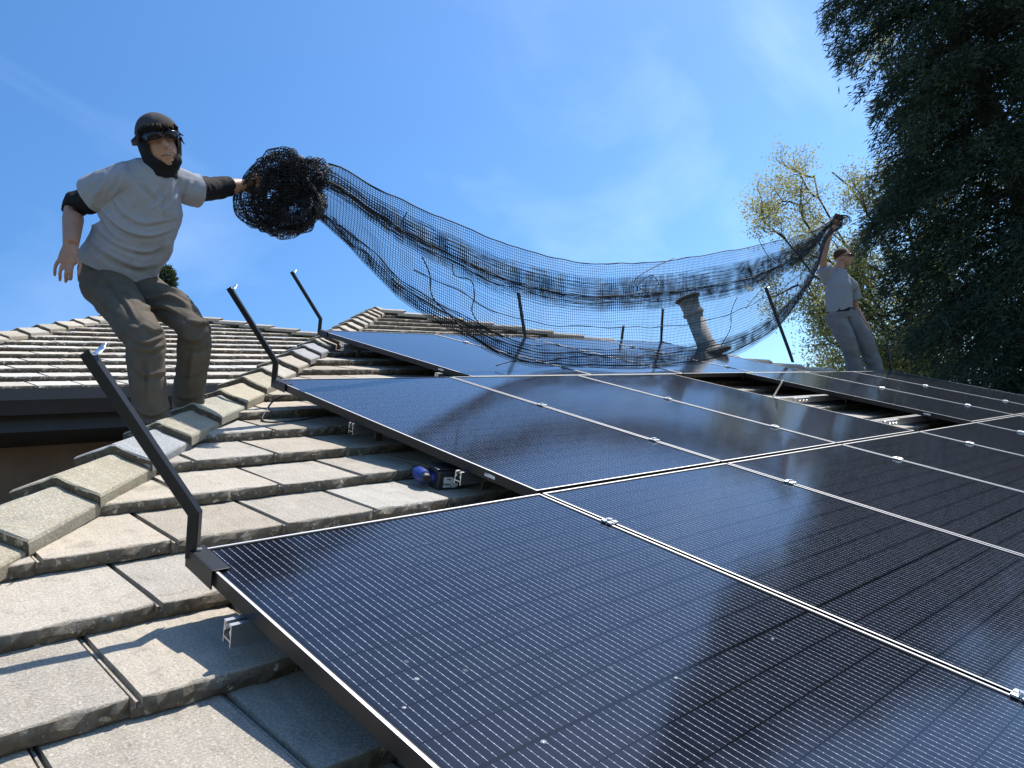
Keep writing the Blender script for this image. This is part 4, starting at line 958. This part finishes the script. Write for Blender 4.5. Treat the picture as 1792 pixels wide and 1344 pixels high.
for i, u in enumerate(u_of):
    q = sample(ST_, u)
    wv = [mnoise.noise(Vector((u * 7 + 11 * k, k * 3.1, 0.5))) for k in range(5)]
    flat = 1.0 - 0.55 * max(0.0, min(1.0, (u - 0.72) / 0.2))
    for j in range(NTT):
        t = j / (NTT - 1)
        ph = np.interp(t, TK, PHI); dp = np.interp(t, TK, DEP)
        mid = math.sin(math.pi * min(1, max(0, t)))
        ph = ph + mid * (0.022 * mnoise.noise(Vector((u * 9, t * 4, 1.7))) + 0.016 * wv[int(t * 4.99)])
        if t > 0.62 and u < 0.9: ph = ph + 0.02 * mnoise.noise(Vector((u * 18, t * 9, 4.4)))
        ph = max(ph, 0.0 + 0.01 * mnoise.noise(Vector((u * 30, 0, 0))))
        px = q[0] + (q[2] - q[0]) * ph + 2.0 * mnoise.noise(Vector((u * 40, t * 12, 7))); py = q[1] + (q[3] - q[1]) * ph + 1.6 * mnoise.noise(Vector((u * 40, t * 12, 3)))
        z = q[4] + (q[5] - q[4]) * ph + dp * flat * (0.4 + 0.6 * math.sin(math.pi * u)) + 0.02 * mnoise.noise(Vector((u * 25, t * 8, 9)))
        p = np.array(A(px, py, z))
        hh = (p - H0) @ NRM
        inside_x = p[0]
        if hh < 0.012: p = p + NRM * (0.012 - hh)
        grid[i, j] = p
# the bundle in the near worker's hand: the gathered net wound round in a curl
curl = smooth_path([(p[0], p[1], p[2]) for p in ((530, 322, 3.78), (522, 302, 3.77), (502, 290, 3.76), (474, 296, 3.76), (452, 322, 3.77), (448, 356, 3.76), (466, 384, 3.74), (500, 396, 3.73), (532, 388, 3.72), (549, 366, 3.72), (545, 346, 3.74), (520, 338, 3.76), (492, 346, 3.78), (482, 366, 3.78), (500, 374, 3.76))], 9)
NB = len(curl); bund = np.zeros((NB, NTT, 3))
for i, c in enumerate(curl):
    a = i / (NB - 1); tan = (curl[min(i + 1, NB - 1)] - curl[max(i - 1, 0)]); tn = Vector((tan.x, tan.y)).normalized(); nx, ny = -tn.y, tn.x
    half = 36 * (1 - a) ** 0.6 * 0.5 + 15 + 4 * math.sin(a * 9)
    if a > 0.75: half *= (1.25 - a) / 0.5
    for j in range(NTT):
        t = j / (NTT - 1)
        o_ = math.sin(t * 13 + a * 5.0 + 2.5 * mnoise.noise(Vector((a * 3, t * 3, 2)))) * 0.72 + 0.85 * mnoise.noise(Vector((a * 7, t * 9, 21))); dpt = 0.11 * mnoise.noise(Vector((a * 4, t * 7, 33))) + 0.07 * math.cos(t * 16 + a * 2)
        if i < 10:
            w_ = i / 10.0
        bund[i, j] = A(c.x + nx * half * o_ + 10 * mnoise.noise(Vector((a * 16, t * 13, 5))) + 6 * mnoise.noise(Vector((a * 40, t * 30, 15))), c.y + ny * half * o_ + 10 * mnoise.noise(Vector((a * 16, t * 13, 8))) + 6 * mnoise.noise(Vector((a * 40, t * 30, 18))), c.z + dpt)
for i in range(12):                       # ease the sheet into the curl
    w_ = (i + 1) / 13.0; k_ = 11 - i
    bund[i] = bund[i] * w_ + grid[0] * (1 - w_)
full = np.concatenate([bund[::-1], grid], 0)

def strands(P, rad, sides=3):
    """P: (n, m, 3) polylines -> tube mesh arrays"""
    n, m, _ = P.shape
    T = np.empty_like(P); T[:, 1:-1] = P[:, 2:] - P[:, :-2]; T[:, 0] = P[:, 1] - P[:, 0]; T[:, -1] = P[:, -1] - P[:, -2]
    T /= np.linalg.norm(T, axis=2, keepdims=True) + 1e-9
    ref = np.array([0.31, 0.22, 0.93]); a = np.cross(T, ref); a /= np.linalg.norm(a, axis=2, keepdims=True) + 1e-9; b = np.cross(T, a)
    V = np.stack([P + rad * (a * math.cos(2 * math.pi * k / sides) + b * math.sin(2 * math.pi * k / sides)) for k in range(sides)], 2)     # n m s 3
    idx = np.arange(n * m * sides).reshape(n, m, sides)
    F = []
    for k in range(sides):
        k2 = (k + 1) % sides
        F.append(np.stack([idx[:, :-1, k], idx[:, :-1, k2], idx[:, 1:, k2], idx[:, 1:, k]], -1).reshape(-1, 4))
    return V.reshape(-1, 3), np.concatenate(F, 0)
def np_mesh(name, V, F, mat):
    me = bpy.data.meshes.new(name); nf = len(F); k = F.shape[1]
    me.vertices.add(len(V)); me.vertices.foreach_set('co', V.astype(np.float32).ravel())
    me.loops.add(nf * k); me.loops.foreach_set('vertex_index', F.astype(np.int32).ravel())
    me.polygons.add(nf); me.polygons.foreach_set('loop_start', np.arange(0, nf * k, k, dtype=np.int32)); me.polygons.foreach_set('loop_total', np.full(nf, k, dtype=np.int32))
    me.update(calc_edges=True); me.validate(); me.materials.append(MAT[mat]); return me
netbase = A(1000, 640, 5.8)
net = empty('netting', netbase, label='large black bird net sagging between the two workers over the panels', cat='net')
V1, F1 = strands(full.transpose(1, 0, 2), 0.0015); V2, F2 = strands(full, 0.0015)
V = np.concatenate([V1, V2]); F = np.concatenate([F1, F2 + len(V1)])
o_ = link('mesh_sheet', np_mesh('mesh_sheet', V - np.array(netbase), F, 'net'), net)
# crumpled net pressed into the bundle
CV, CF_ = [], []; off_ = 0
for bi, (bx, by, bz, rx, ry, rz) in enumerate(((496, 330, 3.77, 50, 50, 0.10), (472, 350, 3.75, 34, 44, 0.08), (528, 312, 3.78, 38, 34, 0.09), (512, 368, 3.74, 34, 28, 0.07), (548, 306, 3.80, 30, 26, 0.07))):
    n_ = 30; gr = np.zeros((n_, n_, 3))
    for i in range(n_):
        for j in range(n_):
            th_ = 0.12 + (math.pi - 0.24) * i / (n_ - 1); ph_ = 2 * math.pi * j / (n_ - 1)
            dv_ = Vector((math.sin(th_) * math.cos(ph_), math.cos(th_), math.sin(th_) * math.sin(ph_))); k_ = 1.0 + 0.55 * mnoise.noise(dv_ * 2.2 + Vector((bi * 9.1, 0, 0))) + 0.22 * mnoise.noise(dv_ * 6 + Vector((bi * 5.7, 3, 0)))
            gr[i, j] = A(bx + rx * dv_.x * k_, by + ry * dv_.y * k_, bz + rz * dv_.z * k_)
    for arr in (gr, gr.transpose(1, 0, 2)):
        v_, f_ = strands(arr, 0.0015); CV.append(v_); CF_.append(f_ + off_); off_ += len(v_)
link('gathered_bundle', np_mesh('gathered_bundle', np.concatenate(CV) - np.array(netbase), np.concatenate(CF_), 'net'), net)
def rope(pts, r, nm='border_rope'):
    m = MB().tube(pts, r, 6); m.build(nm, 'rope', net, -netbase, smooth=True)
def gp_(j, i0=0, i1=None, wig=0.012):
    i1 = i1 or NS; o = []
    for i in range(i0, i1, 3):
        p = Vector(grid[i, j]); o.append(p + CU * wig * mnoise.noise(Vector((i * 0.06, j, 2))) + CR * wig * mnoise.noise(Vector((i * 0.06, j, 6))))
    return o
rope(gp_(0, 6), 0.0042); rope(gp_(NTT - 1, 30), 0.0045); rope(gp_(int(NTT * 0.80), 60), 0.0045)
for j, i0, i1, r in ((int(NTT * 0.17), 20, NS, 0.0035), (int(NTT * 0.36), 0, NS - 20, 0.0035), (int(NTT * 0.52), 0, NS - 10, 0.004), (int(NTT * 0.64), 40, int(NS * .95), 0.0032), (int(NTT * 0.72), 10, int(NS * .6), 0.0032)):
    rope(gp_(j, i0, i1, 0.02), r, 'seam_cord')
for pts in (((738, 448, 4.5), (752, 480, 4.55), (757, 520, 4.6), (790, 555, 4.75), (815, 580, 4.85), (850, 605, 5.0), (872, 618, 5.1)), ((792, 462, 4.8), (796, 482, 4.8), (825, 492, 4.9), (830, 520, 4.9), (826, 545, 4.95), (845, 572, 5.0), (880, 590, 5.2)),
            ((1180, 452, 6.9), (1140, 470, 6.7), (1110, 492, 6.5), (1130, 508, 6.5), (1152, 498, 6.7), (1140, 482, 6.7), (1116, 500, 6.6), (1125, 520, 6.6), (1160, 512, 6.8)), ((1328, 420, 8.0), (1342, 445, 8.1), (1358, 462, 8.2)), ((1290, 520, 7.6), (1280, 545, 7.5), (1278, 575, 7.5), (1262, 605, 7.3)),
            ((1305, 540, 7.8), (1330, 510, 8.0), (1360, 490, 8.3), (1400, 450, 8.7)), ((700, 398, 4.3), (705, 385, 4.35), (712, 372, 4.4)), ((560, 372, 3.72), (548, 350, 3.70), (528, 352, 3.70), (520, 372, 3.70), (540, 390, 3.70), (520, 404, 3.70), (490, 398, 3.70)), ((868, 640, 5.25), (900, 632, 5.35), (940, 634, 5.5), (980, 628, 5.7), (1040, 622, 6.0), (1110, 625, 6.4), (1180, 630, 6.8))):
    rope(smooth_path([A(*p) for p in pts], 6), 0.0036, 'loose_cord')
# gathered top over the far worker's hand
gt = []
for i in range(26):
    a0_ = random.uniform(0, 6.28); r0_ = random.uniform(4, 16)
    gt.append([A(1466 + r0_ * math.cos(a0_ + k * 0.9) + k * 1.5, 385 + 0.6 * r0_ * math.sin(a0_ + k * 0.9), 9.25 + 0.05 * math.sin(k + i)) for k in range(8)])
V1, F1 = strands(np.array([[list(p) for p in smooth_path(l, 4)] for l in gt]), 0.0022); link('gathered_end', np_mesh('gathered_end', V1 - np.array(netbase), F1, 'net'), net)
tg = MB(); a_ = A(1303, 499, 7.7); b_ = A(1317, 508, 7.75); w_ = (CU * 0.6 + CR * 0.5).normalized() * 0.018
tg.add([a_ - w_, b_ - w_, b_ + w_, a_ + w_, a_ - w_ + CF * 0.001, b_ - w_ + CF * 0.001, b_ + w_ + CF * 0.001, a_ + w_ + CF * 0.001], [(0, 1, 2, 3), (7, 6, 5, 4), (0, 4, 5, 1), (1, 5, 6, 2), (2, 6, 7, 3), (3, 7, 4, 0)]).build('paper_tag', 'paper', net, -netbase)

# ---------------------------------------------------------------- trees
def leaf_cards(P, D, L_, Wd, name, mat):
    """P positions (n,3), D directions (n,3), lengths, widths -> bent two-triangle sprays"""
    n = len(P); D = D / (np.linalg.norm(D, axis=1, keepdims=True) + 1e-9); r = rng.normal(size=(n, 3)); s = np.cross(D, r); s /= np.linalg.norm(s, axis=1, keepdims=True) + 1e-9
    L_ = np.asarray(L_).reshape(-1, 1) * np.ones((n, 1)); Wd = np.asarray(Wd).reshape(-1, 1) * np.ones((n, 1))
    a = P; b = P + D * L_ * 0.5 + s * Wd * 0.5; c = P + D * L_; d = P + D * L_ * 0.5 - s * Wd * 0.5
    V = np.stack([a, b, c, d], 1).reshape(-1, 3); F = np.arange(n * 4).reshape(-1, 4); return np_mesh(name, V, F, mat)
def az_pt(azd, dist, elev=None, z=None):
    a = math.radians(azd); c = rw(*CAM); p = Vector((c.x + dist * math.cos(a), c.y + dist * math.sin(a), 0.0))
    p.z = c.z + dist * math.tan(math.radians(elev)) if elev is not None else (z or 0); return p

# big dark conifer
DT = 16.0; tipz = az_pt(8.6, DT, 42.3); tb = Vector((tipz.x, tipz.y, 0.0)); HTR = tipz.z
con = empty('conifer_tree', tb, label='tall dark conifer filling the right side behind the roof', cat='tree')
MB().tube([(0, 0, z) for z in (0, 2, 5, 9, 13, HTR - 0.3)], [0.42, 0.36, 0.30, 0.22, 0.12, 0.03], 12).build('trunk', 'bark', con, smooth=True)
def crown_r(z):
    return 0.545 * max(HTR - z, 0.01) ** 0.73 + 0.05
Ps, Ds, Ls = [], [], []; tw = MB(); z = 1.6
nb = 0
while z < HTR - 0.1:
    R = crown_r(z); k = int(9 + R * 3.2)
    for i in range(k):
        aa = rng.uniform(0, 2 * math.pi); zz = z + rng.uniform(-0.18, 0.18)
        lump = 0.86 + 0.30 * mnoise.noise(Vector((math.cos(aa) * 1.6, math.sin(aa) * 1.6, zz * 0.62)))
        RR_ = R * lump * rng.uniform(0.80, 1.05)
        dirv = np.array([math.cos(aa), math.sin(aa), 0]); side_ = np.array([-math.sin(aa), math.cos(aa), 0])
        n = int(60 + RR_ * 150)
        s = 1 - rng.random(n) ** 1.35 * 0.85
        lat = rng.normal(size=n) * 0.16 * (1.25 - s * 0.6) * (0.35 + RR_ * 0.42)
        rise = 0.30 * s - 0.55 * s * s
        P = dirv * (s * RR_)[:, None] + side_ * lat[:, None] + np.array([0, 0, 1]) * (zz + RR_ * rise + rng.normal(size=n) * 0.10)[:, None]
        dd_ = dirv * 0.9 + side_ * (np.sign(lat) * 0.5)[:, None] + np.array([0, 0, -0.35]) + rng.normal(size=(n, 3)) * 0.45
        Ps.append(P); Ds.append(dd_)
        if i % 3 == 0: tw.tube([(0, 0, zz)] + [tuple(dirv * (q_ * RR_) + np.array([0, 0, zz + RR_ * (0.30 * q_ - 0.55 * q_ * q_)])) for q_ in (0.35, 0.7, 0.95)], [0.035, 0.025, 0.015, 0.006], 4)
    z += 0.24
P = np.concatenate(Ps); D = np.concatenate(Ds)
# gaps where the sky shows through
kp = np.array([mnoise.noise(Vector((p[0] * 0.9, p[1] * 0.9, p[2] * 0.9))) + 0.35 * mnoise.noise(Vector(p) * 3.1) for p in P]) > -0.42
P, D = P[kp], D[kp]; print('needles', len(P))
link('crown', leaf_cards(P, D, rng.uniform(0.08, 0.20, len(P)), rng.uniform(0.013, 0.032, len(P)), 'crown', 'needles'), con)
tag(tw.build('limbs', 'bark', con), kind='stuff')

# oak in young leaf behind the far worker
def grow(mb, tips, p, d, r, ln, depth, R_):
    pts = [p]; rad = [r]; n = 5; q = p.copy(); dv = d.normalized()
    for i in range(n):
        dv = (dv + Vector((R_.gauss(0, .24), R_.gauss(0, .24), R_.gauss(0, .20) + 0.02))).normalized(); q = q + dv * (ln / n); pts.append(q.copy()); rad.append(r * (1 - 0.42 * (i + 1) / n))
        if depth <= 2: tips.append((q.copy(), dv.copy(), depth))
        if depth > 0 and i >= 1 and R_.random() < (0.75 if depth > 1 else 0.9):
            sd_ = dv.cross(Vector((R_.gauss(0, 1), R_.gauss(0, 1), R_.gauss(0, 1)))).normalized(); grow(mb, tips, q.copy(), (dv * 0.55 + sd_ * 0.8), rad[-1] * 0.62, ln * R_.uniform(0.50, 0.75), depth - 1, R_)
    mb.tube(pts, rad, 6 if depth > 1 else 4)
    if depth > 0: grow(mb, tips, q, dv, rad[-1] * 0.85, ln * 0.7, depth - 1, R_)
ob = az_pt(15.5, 21.0); oak = empty('oak_tree', ob, label='oak with sparse yellow-green young leaves behind the far worker', cat='tree')
R9 = random.Random(21); limb = MB(); tips = []
limb.tube([(0, 0, 0), (0.1, 0.1, 2.2), (0.0, 0.3, 4.0), (0.1, 0.5, 5.6)], [0.45, 0.38, 0.34, 0.28], 12)
fk = Vector((0.1, 0.5, 5.6))
targets = [((1470, 300), 21), ((1390, 360), 21.2), ((1350, 400), 20.6), ((1440, 400), 21.6), ((1420, 540), 20.4), ((1480, 500), 21.5), ((1450, 590), 20.2), ((1400, 500), 20.8), ((1560, 120), 22), ((1720, 350), 22), ((1540, 560), 21), ((1580, 300), 22), ((1480, 620), 20.5), ((1420, 300), 21.6)]
for (px, py), z_ in targets:
    tgt = A(px, py, z_) - ob; st = fk + Vector((0, 0, R9.uniform(-2.2, 0.6)))
    mid_ = st.lerp(tgt, 0.5) + Vector((R9.gauss(0, .3), R9.gauss(0, .3), 0.35)); pth = [p_ + Vector((R9.gauss(0, .07), R9.gauss(0, .07), R9.gauss(0, .07))) * (0.2 + i_ / 12) for i_, p_ in enumerate(smooth_path([st, st.lerp(tgt, .3) + Vector((R9.gauss(0, .25), R9.gauss(0, .25), -0.1)), mid_, tgt], 4))]
    limb.tube(pth, [0.075 - 0.055 * i / (len(pth) - 1) for i in range(len(pth))], 7)
    for k_ in range(4, len(pth)):
        d_ = (pth[min(k_ + 1, len(pth) - 1)] - pth[k_ - 1]).normalized(); sd_ = d_.cross(Vector((R9.gauss(0, 1), R9.gauss(0, 1), R9.gauss(0, 1)))).normalized()
        if R9.random() < 0.85: grow(limb, tips, pth[k_], d_ * 0.6 + sd_ * 0.8, 0.030, R9.uniform(0.5, 0.95), 2, R9)
limb.build('trunk', 'bark', oak, smooth=True)
LP, LD = [], []
for p_, d_, dep in tips:
    for _ in range(6 if dep == 2 else 12):
        LP.append(np.array(p_) + rng.normal(size=3) * 0.17); LD.append(np.array(d_) + rng.normal(size=3) * 0.9)
print('oak leaves', len(LP))
if len(LP) > 90000:
    sel = rng.choice(len(LP), 90000, replace=False); LP = [LP[i] for i in sel]; LD = [LD[i] for i in sel]
link('crown', leaf_cards(np.array(LP), np.array(LD), rng.uniform(0.04, 0.085, len(LP)), rng.uniform(0.025, 0.055, len(LP)), 'crown', 'oakleaf'), oak)

# a small treetop showing over the wing roof
tpz = A(288, 468, 26.0); tb2 = Vector((tpz.x, tpz.y, 0)); sm_ = empty('evergreen_tree', tb2, label='small evergreen treetop showing behind the near worker\'s hip', cat='tree')
MB().tube([(0, 0, 0), (0, 0, tpz.z * 0.6), (0, 0, tpz.z - 0.2)], [0.25, 0.16, 0.02], 8).build('trunk', 'bark', sm_)
n = 14000; hgt = rng.random(n) ** 0.8 * 6.0; rad = (0.15 + hgt * 0.26) * rng.random(n) ** 0.5 * (0.8 + 0.3 * np.sin(hgt * 5)); aa = rng.uniform(0, 2 * math.pi, n)
P = np.stack([rad * np.cos(aa), rad * np.sin(aa), tpz.z - hgt], 1); D = np.stack([np.cos(aa), np.sin(aa), rng.normal(size=n) * 0.4 + 0.3], 1) + rng.normal(size=(n, 3)) * 0.4
link('crown', leaf_cards(P, D, rng.uniform(0.10, 0.20, n), rng.uniform(0.04, 0.07, n), 'crown', 'darkleaf'), sm_)
